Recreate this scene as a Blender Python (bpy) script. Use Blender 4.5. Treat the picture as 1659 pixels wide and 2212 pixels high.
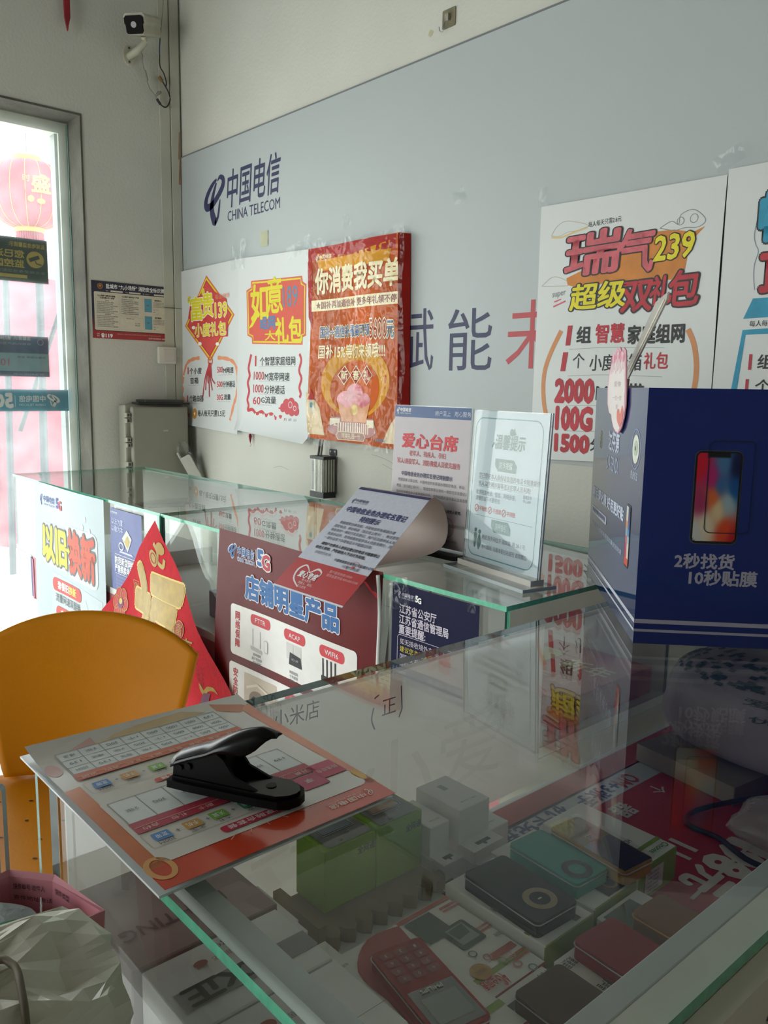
import bpy, bmesh, math, random
from mathutils import Vector, Matrix
from mathutils.geometry import tessellate_polygon
random.seed(7)
SC = bpy.context.scene
COL = SC.collection
for _o in list(bpy.data.objects):
    bpy.data.objects.remove(_o, do_unlink=True)

# ------------------------------------------------------------------ camera
cd = bpy.data.cameras.new('camera')
cam = bpy.data.objects.new('camera', cd)
COL.objects.link(cam)
cd.sensor_fit = 'HORIZONTAL'
cd.sensor_width = 36.0
cd.lens = 36.0 * 1784.08 / 1659.0
cd.clip_start = 0.02
YAW, PITCH, ROLL = 0.84669, 0.14959, 0.01638
_F = Vector((-math.sin(YAW) * math.cos(PITCH), math.cos(YAW) * math.cos(PITCH), -math.sin(PITCH)))
_r = Vector((math.cos(YAW), math.sin(YAW), 0))
_u = _r.cross(_F)
_R = math.cos(ROLL) * _r + math.sin(ROLL) * _u
_U = -math.sin(ROLL) * _r + math.cos(ROLL) * _u
_m = Matrix((_R, _U, -_F)).transposed().to_4x4()
_m.translation = Vector((3.6432, -1.9306, 1.24))
cam.matrix_world = _m
SC.camera = cam

# ------------------------------------------------------------------ view, world, light
SC.view_settings.view_transform = 'Standard'
SC.view_settings.look = 'None'
SC.view_settings.gamma = 1.0
SC.view_settings.use_curve_mapping = False
SC.view_settings.exposure = 1.3
SC.cycles.transparent_max_bounces = 40
SC.cycles.max_bounces = 10
SC.cycles.diffuse_bounces = 6
SC.cycles.glossy_bounces = 6
SC.cycles.caustics_reflective = False
SC.cycles.caustics_refractive = False
SC.cycles.sample_clamp_indirect = 6.0

W = bpy.data.worlds.new('overcast_sky')
SC.world = W
W.use_nodes = True
_n = W.node_tree
_bg = _n.nodes['Background']
_tc = _n.nodes.new('ShaderNodeTexCoord')
_sx = _n.nodes.new('ShaderNodeSeparateXYZ')
_rp = _n.nodes.new('ShaderNodeValToRGB')
_n.links.new(_tc.outputs['Generated'], _sx.inputs[0])
_n.links.new(_sx.outputs['Z'], _rp.inputs[0])
_rp.color_ramp.elements[0].position = 0.0
_rp.color_ramp.elements[0].color = (0.9, 0.92, 0.88, 1)
_rp.color_ramp.elements[1].position = 0.5
_rp.color_ramp.elements[1].color = (0.86, 0.95, 1.0, 1)
_n.links.new(_rp.outputs[0], _bg.inputs[0])
_bg.inputs[1].default_value = 2.6

def portal(name, loc, rot, sx, sy):
    l = bpy.data.lights.new(name, 'AREA')
    l.shape = 'RECTANGLE'
    l.size, l.size_y = sx, sy
    l.cycles.is_portal = True
    o = bpy.data.objects.new(name, l)
    o.location = loc
    o.rotation_euler = rot
    COL.objects.link(o)
portal('window_portal', (-0.3, -2.2, 1.18), (0, -math.pi / 2, 0), 2.36, 3.5)
portal('shopfront_portal', (1.8, -4.75, 1.15), (math.pi / 2, 0, 0), 1.6, 2.3)

# ------------------------------------------------------------------ materials
MATS = {}
def lin(h):
    h = h.lstrip('#')
    c = [int(h[i:i + 2], 16) / 255 for i in (0, 2, 4)]
    return tuple(x / 12.92 if x <= 0.04045 else ((x + 0.055) / 1.055) ** 2.4 for x in c)

def M(name, hexc, rough=0.5, metal=0.0, var=0.04, scale=20.0, bump=0.0, bscale=60.0, coat=0.0, alpha=1.0, spec=0.5, coat_ior=1.5, trans=0.0):
    """A principled material whose colour drifts a little with a noise texture."""
    if name in MATS:
        return MATS[name]
    m = bpy.data.materials.new(name)
    m.use_nodes = True
    t = m.node_tree
    p = t.nodes['Principled BSDF']
    c = lin(hexc)
    tc = t.nodes.new('ShaderNodeTexCoord')
    nz = t.nodes.new('ShaderNodeTexNoise')
    nz.inputs['Scale'].default_value = scale
    nz.inputs['Detail'].default_value = 3
    t.links.new(tc.outputs['Object'], nz.inputs['Vector'])
    r = t.nodes.new('ShaderNodeValToRGB')
    r.color_ramp.elements[0].position = 0.3
    r.color_ramp.elements[1].position = 0.7
    r.color_ramp.elements[0].color = (*[max(0, x * (1 - var)) for x in c], 1)
    r.color_ramp.elements[1].color = (*[min(1, x * (1 + var)) for x in c], 1)
    t.links.new(nz.outputs['Fac'], r.inputs[0])
    t.links.new(r.outputs[0], p.inputs['Base Color'])
    p.inputs['Roughness'].default_value = rough
    p.inputs['Metallic'].default_value = metal
    p.inputs['Coat Weight'].default_value = coat
    p.inputs['Coat Roughness'].default_value = 0.08
    p.inputs['Specular IOR Level'].default_value = spec
    p.inputs['Coat IOR'].default_value = coat_ior
    p.inputs['Alpha'].default_value = alpha
    if trans:
        p.inputs['Transmission Weight'].default_value = trans
    if bump:
        n2 = t.nodes.new('ShaderNodeTexNoise')
        n2.inputs['Scale'].default_value = bscale
        n2.inputs['Detail'].default_value = 4
        t.links.new(tc.outputs['Object'], n2.inputs['Vector'])
        b = t.nodes.new('ShaderNodeBump')
        b.inputs['Strength'].default_value = bump
        b.inputs['Distance'].default_value = 0.01
        t.links.new(n2.outputs['Fac'], b.inputs['Height'])
        t.links.new(b.outputs[0], p.inputs['Normal'])
    MATS[name] = m
    return m

def thinpaper(name, hexc, tr=0.5):
    # paper that lets part of the light through
    m = M(name, hexc, 0.8, var=0.02, scale=6)
    t = m.node_tree
    out = t.nodes['Material Output']; p = t.nodes['Principled BSDF']
    tl = t.nodes.new('ShaderNodeBsdfTranslucent'); tl.inputs[0].default_value = (*lin(hexc), 1)
    mx = t.nodes.new('ShaderNodeMixShader'); mx.inputs[0].default_value = tr
    t.links.new(p.outputs[0], mx.inputs[1]); t.links.new(tl.outputs[0], mx.inputs[2]); t.links.new(mx.outputs[0], out.inputs[0])
    return m

def laminated(name, hexc, power=3.2):
    # printed card under glossy film: mirror reflection that grows towards grazing view
    m = M(name, hexc, 0.6, var=0.03, scale=4, spec=0.1)
    t = m.node_tree
    out = t.nodes['Material Output']; p = t.nodes['Principled BSDF']
    lw = t.nodes.new('ShaderNodeLayerWeight'); lw.inputs['Blend'].default_value = 0.5
    pw = t.nodes.new('ShaderNodeMath'); pw.operation = 'POWER'; pw.inputs[1].default_value = power
    mu = t.nodes.new('ShaderNodeMath'); mu.operation = 'MULTIPLY_ADD'; mu.inputs[1].default_value = 0.96; mu.inputs[2].default_value = 0.04
    gl = t.nodes.new('ShaderNodeBsdfGlossy'); gl.inputs['Roughness'].default_value = 0.06
    mx = t.nodes.new('ShaderNodeMixShader')
    t.links.new(lw.outputs['Facing'], pw.inputs[0]); t.links.new(pw.outputs[0], mu.inputs[0]); t.links.new(mu.outputs[0], mx.inputs[0])
    t.links.new(p.outputs[0], mx.inputs[1]); t.links.new(gl.outputs[0], mx.inputs[2]); t.links.new(mx.outputs[0], out.inputs[0])
    return m

def ink(hexc, rough=0.55, coat=0.0):
    return M('ink_' + hexc.lstrip('#') + ('_gloss' if coat else '') + ('_%d' % int(rough * 100)), hexc, rough, var=0.03, scale=40, coat=coat)

def glassmat(name, tint=(0.93, 0.97, 0.95), haze=0.02, hazecol=(0.8, 0.85, 0.82), tr=0.0, boost=1.0, power=5.0, bump=0.0):
    """Thin architectural glass: straight transmission plus Schlick mirror reflection, with a film of dust."""
    if name in MATS:
        return MATS[name]
    m = bpy.data.materials.new(name)
    m.use_nodes = True
    t = m.node_tree
    t.nodes.clear()
    out = t.nodes.new('ShaderNodeOutputMaterial')
    lw = t.nodes.new('ShaderNodeLayerWeight')
    lw.inputs['Blend'].default_value = 0.5
    pw = t.nodes.new('ShaderNodeMath'); pw.operation = 'POWER'; pw.inputs[1].default_value = power
    mu = t.nodes.new('ShaderNodeMath'); mu.operation = 'MULTIPLY_ADD'
    mu.inputs[1].default_value = 0.96; mu.inputs[2].default_value = 0.04 * boost
    t.links.new(lw.outputs['Facing'], pw.inputs[0])
    t.links.new(pw.outputs[0], mu.inputs[0])
    tp = t.nodes.new('ShaderNodeBsdfTransparent')
    tp.inputs[0].default_value = (*tint, 1)
    gl = t.nodes.new('ShaderNodeBsdfGlossy')
    gl.inputs['Roughness'].default_value = 0.0
    mx = t.nodes.new('ShaderNodeMixShader')
    t.links.new(mu.outputs[0], mx.inputs[0])
    t.links.new(tp.outputs[0], mx.inputs[1])
    t.links.new(gl.outputs[0], mx.inputs[2])
    df = t.nodes.new('ShaderNodeBsdfDiffuse')
    df.inputs[0].default_value = (*hazecol, 1)
    last_h = df
    if tr:
        tl = t.nodes.new('ShaderNodeBsdfTranslucent')
        tl.inputs[0].default_value = (*hazecol, 1)
        m3 = t.nodes.new('ShaderNodeMixShader'); m3.inputs[0].default_value = tr
        t.links.new(df.outputs[0], m3.inputs[1]); t.links.new(tl.outputs[0], m3.inputs[2])
        last_h = m3
    tc = t.nodes.new('ShaderNodeTexCoord')
    if bump:
        n2 = t.nodes.new('ShaderNodeTexNoise'); n2.inputs['Scale'].default_value = 13; n2.inputs['Detail'].default_value = 2
        t.links.new(tc.outputs['Object'], n2.inputs['Vector'])
        bp = t.nodes.new('ShaderNodeBump'); bp.inputs['Strength'].default_value = bump; bp.inputs['Distance'].default_value = 0.05
        t.links.new(n2.outputs['Fac'], bp.inputs['Height']); t.links.new(bp.outputs[0], gl.inputs['Normal'])
    nz = t.nodes.new('ShaderNodeTexNoise'); nz.inputs['Scale'].default_value = 7; nz.inputs['Detail'].default_value = 5
    t.links.new(tc.outputs['Object'], nz.inputs['Vector'])
    hz = t.nodes.new('ShaderNodeMath'); hz.operation = 'MULTIPLY'; hz.inputs[1].default_value = haze * 2
    t.links.new(nz.outputs['Fac'], hz.inputs[0])
    m2 = t.nodes.new('ShaderNodeMixShader')
    t.links.new(hz.outputs[0], m2.inputs[0])
    t.links.new(mx.outputs[0], m2.inputs[1])
    t.links.new(last_h.outputs[0], m2.inputs[2])
    t.links.new(m2.outputs[0], out.inputs[0])
    MATS[name] = m
    return m

# ------------------------------------------------------------------ mesh helpers
_fc = bpy.data.curves.new('lettering_source', 'FONT')
_fo = bpy.data.objects.new('lettering_source', _fc)
TXT = {}
def glyphs(s, off=0.0):
    k = (s, off)
    if k not in TXT:
        _fc.body = s
        _fc.resolution_u = 2
        _fc.offset = off
        me = _fo.to_mesh()
        v = [(p.co.x, p.co.y) for p in me.vertices]
        f = [tuple(p.vertices) for p in me.polygons]
        _fo.to_mesh_clear()
        TXT[k] = (v, f)
    return TXT[k]

class G:
    def __init__(s):
        s.V, s.F, s.I, s.mats = [], [], [], []
        s.T = None
        s.smooth = set()
    def mi(s, m):
        if m not in s.mats:
            s.mats.append(m)
        return s.mats.index(m)
    def add(s, verts, faces, m, smooth=False):
        b = len(s.V)
        for v in verts:
            v = Vector(v)
            s.V.append(s.T @ v if s.T else v)
        i = s.mi(m)
        for f in faces:
            if smooth:
                s.smooth.add(len(s.F))
            s.F.append(tuple(b + k for k in f))
            s.I.append(i)
        return s
    def box(s, a, b, m, **over):
        (x0, y0, z0), (x1, y1, z1) = a, b
        v = [(x0, y0, z0), (x1, y0, z0), (x1, y1, z0), (x0, y1, z0), (x0, y0, z1), (x1, y0, z1), (x1, y1, z1), (x0, y1, z1)]
        fs = dict(bottom=(0, 3, 2, 1), top=(4, 5, 6, 7), front=(0, 1, 5, 4), right=(1, 2, 6, 5), back=(2, 3, 7, 6), left=(3, 0, 4, 7))
        b0 = len(s.V)
        for p in v:
            p = Vector(p)
            s.V.append(s.T @ p if s.T else p)
        for k, f in fs.items():
            s.F.append(tuple(b0 + q for q in f))
            s.I.append(s.mi(over.get(k, m)))
        return s
    def tube(s, pts, r, m, n=8, caps=True):
        pts = [Vector(p) for p in pts]
        rs = r if isinstance(r, (list, tuple)) else [r] * len(pts)
        ring = []
        ref = None
        for i, p in enumerate(pts):
            d = (pts[min(i + 1, len(pts) - 1)] - pts[max(i - 1, 0)]).normalized()
            if ref is None:
                ref = Vector((0, 0, 1)) if abs(d.z) < 0.9 else Vector((1, 0, 0))
            a = d.cross(ref).normalized()
            b = d.cross(a).normalized()
            ref = -b if False else ref
            ring.append([p + rs[i] * (math.cos(2 * math.pi * k / n) * a + math.sin(2 * math.pi * k / n) * b) for k in range(n)])
        v = [q for rg in ring for q in rg]
        f = []
        for i in range(len(pts) - 1):
            for k in range(n):
                f.append((i * n + k, i * n + (k + 1) % n, (i + 1) * n + (k + 1) % n, (i + 1) * n + k))
        s.add(v, f, m, True)
        if caps:
            s.add(ring[0], [tuple(range(n))], m)
            s.add(ring[-1], [tuple(reversed(range(n)))], m)
        return s
    def lathe(s, prof, o, m, n=32):
        o = Vector(o)
        v = []
        for r, z in prof:
            v += [o + Vector((r * math.cos(2 * math.pi * k / n), r * math.sin(2 * math.pi * k / n), z)) for k in range(n)]
        f = []
        for i in range(len(prof) - 1):
            for k in range(n):
                f.append((i * n + k, i * n + (k + 1) % n, (i + 1) * n + (k + 1) % n, (i + 1) * n + k))
        return s.add(v, f, m, True)
    def prism(s, poly, h0, h1, m, fn=None, side=None, bot=None):
        """Extrude a 2-D outline between two heights; fn maps (u, v, h) to space."""
        fn = fn or (lambda u, v, h: (u, v, h))
        n = len(poly)
        lo = [fn(p[0], p[1], h0) for p in poly]
        hi = [fn(p[0], p[1], h1) for p in poly]
        tr = tessellate_polygon([[Vector((p[0], p[1], 0)) for p in poly]])
        area = sum(poly[i][0] * poly[(i + 1) % n][1] - poly[(i + 1) % n][0] * poly[i][1] for i in range(n))
        def ori(t):
            a, b, c = (poly[k] for k in t)
            return t if ((b[0] - a[0]) * (c[1] - a[1]) - (c[0] - a[0]) * (b[1] - a[1])) > 0 else (t[0], t[2], t[1])
        tr = [ori(t) for t in tr]
        s.add(hi, tr, m)
        s.add(lo, [tuple(reversed(t)) for t in tr], bot or m)
        sd = []
        for i in range(n):
            j = (i + 1) % n
            sd.append((i, j, n + j, n + i) if area > 0 else (j, i, n + i, n + j))
        s.add(lo + hi, sd, side or m)
        return s
    def grid(s, nu, nv, fn, m, smooth=True, flip=False):
        v = [fn(i / nu, j / nv) for j in range(nv + 1) for i in range(nu + 1)]
        f = []
        for j in range(nv):
            for i in range(nu):
                q = (j * (nu + 1) + i, j * (nu + 1) + i + 1, (j + 1) * (nu + 1) + i + 1, (j + 1) * (nu + 1) + i)
                f.append(tuple(reversed(q)) if flip else q)
        return s.add(v, f, m, smooth)
    def build(s, name, parent=None, bevel=0.0, seg=2, solid=0.0, subsurf=0, label=None):
        me = bpy.data.meshes.new(name)
        off = parent['_o'] if parent and '_o' in parent else (0, 0, 0)
        me.from_pydata([tuple(Vector(v)) for v in s.V], [], s.F)
        for m in s.mats:
            me.materials.append(m)
        me.polygons.foreach_set('material_index', s.I)
        if s.smooth:
            me.polygons.foreach_set('use_smooth', [i in s.smooth for i in range(len(s.F))])
        me.update()
        o = bpy.data.objects.new(name, me)
        COL.objects.link(o)
        if parent:
            o.parent = parent
            o.matrix_parent_inverse = parent.matrix_basis.inverted()
        if solid:
            md = o.modifiers.new('thickness', 'SOLIDIFY'); md.thickness = solid; md.offset = -1
        if subsurf:
            md = o.modifiers.new('smooth', 'SUBSURF'); md.levels = subsurf; md.render_levels = subsurf
        if bevel:
            md = o.modifiers.new('edge', 'BEVEL'); md.width = bevel; md.segments = seg; md.limit_method = 'ANGLE'; md.angle_limit = math.radians(40)
        if label:
            o['label'] = label
        return o

def frame(O, U, V, bulge=None, eps=0.0003):
    O, U, V = Vector(O), Vector(U).normalized(), Vector(V).normalized()
    N = U.cross(V)
    if bulge:
        return lambda u, v, h: O + U * u + V * v + N * (h + bulge(u, v))
    return lambda u, v, h: O + U * u + V * v + N * h

class S(G):
    """A printed sheet: flat graphics laid over each other on a (possibly curved) surface."""
    def __init__(s, fn, eps=0.0003, sub=None):
        super().__init__()
        s.fn, s.eps, s.sub = fn, eps, sub
    def put(s, pts, faces, m, L):
        if s.sub:
            pts = list(pts)
            tris = []
            for f in faces:
                for k in range(1, len(f) - 1):
                    tris.append((f[0], f[k], f[k + 1]))
            out, mid = [], {}
            def mp(a, b):
                k = (min(a, b), max(a, b))
                if k not in mid:
                    mid[k] = len(pts)
                    pts.append(((pts[a][0] + pts[b][0]) / 2, (pts[a][1] + pts[b][1]) / 2))
                return mid[k]
            lim = s.sub ** 2
            while tris:
                t = tris.pop()
                e = [((pts[t[i]][0] - pts[t[(i + 1) % 3]][0]) ** 2 + (pts[t[i]][1] - pts[t[(i + 1) % 3]][1]) ** 2, i) for i in range(3)]
                d, i = max(e)
                if d <= lim:
                    out.append(t)
                else:
                    a, b, c = t[i], t[(i + 1) % 3], t[(i + 2) % 3]
                    q = mp(a, b)
                    tris += [(a, q, c), (q, b, c)]
            faces = out
        s.add([s.fn(p[0], p[1], L * s.eps) for p in pts], faces, m, bool(s.sub))
        return s
    def rect(s, u0, v0, u1, v1, m, L=1):
        return s.put([(u0, v0), (u1, v0), (u1, v1), (u0, v1)], [(0, 1, 2, 3)], m, L)
    def poly(s, pts, m, L=1):
        n = len(pts)
        tr = tessellate_polygon([[Vector((p[0], p[1], 0)) for p in pts]])
        def ori(t):
            a, b, c = (pts[k] for k in t)
            return t if ((b[0] - a[0]) * (c[1] - a[1]) - (c[0] - a[0]) * (b[1] - a[1])) > 0 else (t[0], t[2], t[1])
        return s.put(pts, [ori(t) for t in tr], m, L)
    def disc(s, u, v, r, m, L=1, n=24, ry=None, a0=0):
        ry = ry or r
        return s.poly([(u + r * math.cos(2 * math.pi * k / n + a0), v + ry * math.sin(2 * math.pi * k / n + a0)) for k in range(n)], m, L)
    def rrect(s, u0, v0, u1, v1, r, m, L=1):
        return s.poly(rrpts(u0, v0, u1, v1, r), m, L)
    def stroke(s, pts, w, m, L=1, closed=False):
        n = len(pts)
        ws = w if isinstance(w, (list, tuple)) else [w] * n
        l, r = [], []
        for i in range(n):
            a = Vector(pts[(i - 1) % n] if closed else pts[max(i - 1, 0)]); b = Vector(pts[(i + 1) % n] if closed else pts[min(i + 1, n - 1)])
            d = (b - a).normalized() if (b - a).length > 0 else Vector((1, 0))
            nn = Vector((-d.y, d.x)) * ws[i] / 2
            l.append(tuple(Vector(pts[i]) + nn)); r.append(tuple(Vector(pts[i]) - nn))
        f = [(i, n + i, n + (i + 1) % n, (i + 1) % n) for i in range(n if closed else n - 1)]
        return s.put(l + r, f, m, L)
    def ring(s, u, v, r, w, m, L=1, n=28, ry=None):
        ry = ry or r
        return s.stroke([(u + r * math.cos(2 * math.pi * k / n), v + ry * math.sin(2 * math.pi * k / n)) for k in range(n)], w, m, L, True)
    def orect(s, u0, v0, u1, v1, w, m, L=1, r=0.0):
        return s.stroke(rrpts(u0, v0, u1, v1, r) if r else [(u0, v0), (u1, v0), (u1, v1), (u0, v1)], w, m, L, True)
    def text(s, t, u0, u1, vc, h, m, L=2, off=0.0, out=None, outoff=0.05, skew=0.0, slope=0.0, flip=False):
        """Fit a line of text into u0..u1, centred on vc and h tall; out = colour of an outline beneath it."""
        v0, f0 = glyphs(t, 0.0)
        if not v0:
            return s
        xs = [p[0] for p in v0]; ys = [p[1] for p in v0]
        bx0, bx1, by0, by1 = min(xs), max(xs), min(ys), max(ys)
        if len(t) > 1 or ord(t[0]) > 255:
            cjk = any(ord(c) > 0x2e80 for c in t)
            if cjk:
                by0, by1 = min(by0, -0.1), max(by1, 0.82)
        kx = (u1 - u0) / max(bx1 - bx0, 1e-6); ky = h / max(by1 - by0, 1e-6)
        def mp(p):
            x, y = (p[0] - bx0) * kx, (p[1] - (by0 + by1) / 2) * ky
            if flip:
                return (u1 - x, vc + y)
            return (u0 + x + skew * y, vc + y + slope * x)
        v, f = v0, ([tuple(reversed(q)) for q in f0] if flip else f0)
        def stamp(r, m, L, k):
            # thicken the strokes by laying the glyphs down in a small circle of shifts
            for i in range(k if r > 0 else 1):
                a = 2 * math.pi * i / k
                dx, dy = (r * math.cos(a), r * math.sin(a)) if r > 0 else (0, 0)
                s.put([mp((p[0] + dx, p[1] + dy)) for p in v], f, m, L + 0.004 * i)
        if out:
            stamp(outoff, out, L, 12)
            L += 1
        stamp(off, m, L, 4 if off < 0.025 else 8)
        return s
    def line(s, t, u, v, h, m, L=2, off=0.0, align='l', sx=1.0):
        """One line of small print at natural width: h is the character height."""
        v0, f0 = glyphs(t, 0.0)
        if not v0:
            return s
        k = h / 0.92
        w = max(p[0] for p in v0) * k * sx
        d = {'l': 0, 'c': -w / 2, 'r': -w}[align]
        for i in range(4 if off else 1):
            dx, dy = (off * k * math.cos(1.57 * i), off * k * math.sin(1.57 * i)) if off else (0, 0)
            s.put([(u + d + p[0] * k * sx + dx, v + p[1] * k + dy) for p in v0], f0, m, L + 0.004 * i)
        return s

def rrpts(u0, v0, u1, v1, r, n=5):
    p = []
    for cx, cy, a in ((u1 - r, v0 + r, -90), (u1 - r, v1 - r, 0), (u0 + r, v1 - r, 90), (u0 + r, v0 + r, 180)):
        for k in range(n + 1):
            t = math.radians(a + 90 * k / n)
            p.append((cx + r * math.cos(t), cy + r * math.sin(t)))
    return p

def thing(name, label, cat, loc=(0, 0, 0), group=None):
    o = bpy.data.objects.new(name, None)
    o.empty_display_size = 0.05
    o.location = loc
    COL.objects.link(o)
    o['label'] = label
    o['category'] = cat
    if group:
        o['group'] = group
    return o

def tag(o, label, cat, group=None, kind=None):
    o['label'] = label
    o['category'] = cat
    if group:
        o['group'] = group
    if kind:
        o['kind'] = kind
    return o

def struct(o):
    o['kind'] = 'structure'
    return o

def telecom_mark(s, u0, v0, u1, v1, m, L=2, flip=False):
    """The swirl of the shop's emblem: a crescent that closes over a hooked stem."""
    a = [(.62, .97), (.40, .88), (.16, .70), (.05, .52), (.12, .42), (.38, .45), (.70, .62), (.92, .80), (.93, .94), (.78, 1.0), (.66, .93)]
    wa = [.06, .12, .15, .19, .21, .17, .16, .17, .15, .10, .03]
    b = [(.60, .90), (.46, .70), (.37, .50), (.37, .28), (.48, .08), (.56, .00)]
    wb = [.06, .12, .17, .22, .25, .06]
    c = [(.50, .02), (.66, .16), (.74, .40), (.78, .52)]
    wc = [.10, .10, .08, .03]
    kw, kh = u1 - u0, v1 - v0
    for P, w in ((a, wa), (b, wb), (c, wc)):
        pts = [((u1 - x * kw) if flip else (u0 + x * kw), v0 + y * kh) for x, y in P]
        s.stroke(smooth2(pts), [q * kw for q in interp(w, 4)], m, L)
    return s

def smooth2(p, n=4):
    out = []
    for i in range(len(p) - 1):
        p0 = p[max(i - 1, 0)]; p1 = p[i]; p2 = p[i + 1]; p3 = p[min(i + 2, len(p) - 1)]
        for k in range(n):
            t = k / n
            out.append(tuple(0.5 * (2 * p1[d] + (p2[d] - p0[d]) * t + (2 * p0[d] - 5 * p1[d] + 4 * p2[d] - p3[d]) * t * t + (3 * p1[d] - p0[d] - 3 * p2[d] + p3[d]) * t ** 3) for d in range(len(p1))))
    out.append(tuple(p[-1]))
    return out

def interp(w, n=4):
    out = []
    for i in range(len(w) - 1):
        out += [w[i] + (w[i + 1] - w[i]) * k / n for k in range(n)]
    return out + [w[-1]]

def brand(s, u0, u1, vc, h, m, L=2, m2=None, five=None, out=None):
    """Emblem, four brush characters, the small Latin line under them and, if asked, the 5G mark."""
    w = u1 - u0
    mw = h * 0.52
    telecom_mark(s, u0, vc - h / 2, u0 + mw, vc + h / 2, m, L)
    t0 = u0 + mw + 0.05 * w
    t1 = u1 if not five else u0 + w * 0.66
    s.text('中国电信', t0, t1, vc + h * 0.16, h * 0.58, m2 or m, L, off=0.015, skew=0.12)
    s.text('CHINA TELECOM', t0, t1, vc - h * 0.33, h * 0.18, m2 or m, L)
    if five:
        s.rect(u0 + w * 0.70, vc - h * 0.45, u0 + w * 0.705, vc + h * 0.45, m2 or m, L)
        s.text('5', u0 + w * 0.74, u0 + w * 0.84, vc + h * 0.08, h * 0.85, five[0], L, off=0.05, out=out, outoff=0.09)
        s.text('G', u0 + w * 0.84, u0 + w * 0.98, vc - h * 0.06, h * 0.75, five[1], L + 1, off=0.05, out=out, outoff=0.09)
    return s

# ------------------------------------------------------------------ common materials
WHITE = M('plaster_white', '#cccbc2', 0.9, var=0.03, scale=3, bump=0.15, bscale=90)
PANEL = M('signboard_grey', '#b3b9ba', 0.5, var=0.012, scale=2, bump=0.03, bscale=200)
PAPER = M('poster_paper', '#d6d8d7', 0.45, var=0.01, scale=8)
PAPER2 = M('notice_paper', '#d9dbe6', 0.6, var=0.02, scale=60)
CEMENT = M('raw_cement', '#5c5950', 0.9, var=0.22, scale=9, bump=0.4, bscale=40)
ALU = M('frame_cream_aluminium', '#f3f4e6', 0.4, metal=0.0, var=0.03)
FLOORM = M('floor_tile', '#d9d8d2', 0.35, var=0.10, scale=3)
GROUND = M('pale_concrete', '#d8d8d4', 0.9, var=0.12, scale=2)
GLASS = glassmat('counter_glass', tint=(0.985, 0.992, 0.988), haze=0.003, boost=0.55, power=4.4)
GLASSV = glassmat('counter_front_glass', tint=(0.985, 0.992, 0.988), haze=0.006, boost=1.5, power=4.0)
GLASSW = glassmat('window_glass', tint=(0.96, 0.97, 0.96), haze=0.085, hazecol=(0.95, 1.0, 0.97), tr=0.9)
ACRYL = glassmat('acrylic', tint=(0.97, 0.98, 0.98), haze=0.02, hazecol=(0.9, 0.92, 0.92))
FILM = glassmat('clear_film', tint=(0.97, 0.98, 0.98), haze=0.006, hazecol=(0.95, 0.95, 0.95), boost=0.7, bump=0.8)
EDGE = M('glass_edge_green', '#63bd9c', 0.15, var=0.12, scale=120, coat=0.5)
EDGED = M('glass_edge_dark_green', '#5a8f85', 0.2, var=0.15, scale=60)
BLACKP = M('black_plastic', '#0b0b0c', 0.25, var=0.2, scale=80, coat=0.3)
NAVY, BLUE, RED, BLK, WHT, CREAM, YEL = ink('#2b2b52'), ink('#2f6cb5'), ink('#c9303a'), ink('#1d1d20'), ink('#f2f2f2'), ink('#f3e2b4'), ink('#e2d21c')
GREY = ink('#5b5d68')
STEEL = M('steel', '#b9bcbc', 0.3, metal=0.9, var=0.1)

# ------------------------------------------------------------------ the room
g = G(); g.box((-0.06, -4.6, -0.1), (5.3, 0.1, 0.0), FLOORM); struct(g.build('floor'))
g = G(); g.box((-14, -10, -0.16), (-0.35, 8, -0.06), GROUND); o = g.build('ground_outside'); o['kind'] = 'structure'
g = G()
g.box((-0.34, -0.457, -0.1), (0, 0.1, 3.3), WHITE)
g.box((-0.34, -3.9, 2.364), (0, -0.457, 3.3), WHITE)
g.box((-0.34, -4.7, -0.1), (0, -3.9, 3.3), WHITE)
struct(g.build('wall_left'))
g = G(); g.box((0.0, 0.007, -0.1), (5.3, 0.15, 3.3), WHITE); struct(g.build('wall_back'))
DIM = M('dimmed_unseen_wall', '#86857f', 0.8, var=0.08, scale=3)  # tone of unseen walls, darkened so the blue box reflects a dimmer room
g = G(); g.box((5.2, -4.7, -0.1), (5.35, 0.007, 3.3), DIM); struct(g.build('wall_right'))
g = G()
g.box((0, -4.75, -0.1), (1.0, -4.6, 3.3), WHITE); g.box((2.6, -4.75, -0.1), (5.2, -4.6, 3.3), DIM); g.box((1.0, -4.75, 2.3), (2.6, -4.6, 3.3), WHITE)
struct(g.build('wall_front'))
g = G(); g.box((-0.34, -4.75, 3.3), (5.35, 0.15, 3.4), M('ceiling_grey', '#6d6c66', 0.9, var=0.03)); struct(g.build('ceiling'))
# raw cement lining of the opening: a thin skin on the reveal and a band that laps the wall face
g = G()
g.box((-0.15, -0.4655, -0.05), (0.004, -0.4571, 2.3555), CEMENT)
g.box((-0.15, -3.9, 2.3555), (0.004, -0.4571, 2.3638), CEMENT)
o = struct(g.build('trim_1'))
# cable duct and corner strips
g = G()
duct = M('duct_white', '#c2c1b2', 0.7, var=0.06, scale=6)
rust = M('rust_stain', '#a4805e', 0.9, var=0.25, scale=14)
g.box((0, -0.046, 0.6), (0.012, -0.004, 3.3), duct)
g.box((0, -0.098, 0.6), (0.006, -0.05, 3.3), duct)
for z0, z1, y in ((2.15, 2.26, -0.004), (2.26, 2.38, -0.006)):
    g.add([(0.0125, -0.016, z0), (0.0125, y, z0), (0.0125, y, z1), (0.0125, -0.010, z1)], [(0, 1, 2, 3)], rust)
g.box((0.001, -0.0499, 0.6), (0.004, -0.0461, 3.3), ink('#3a3a36')); g.box((0.0, -0.0039, 0.6), (0.006, -0.0005, 3.3), ink('#3a3a36'))
g.box((0, -0.1, 1.59), (0.0126, -0.003, 1.592), ink('#4a4a44'))
struct(g.build('trim_2'))

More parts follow.
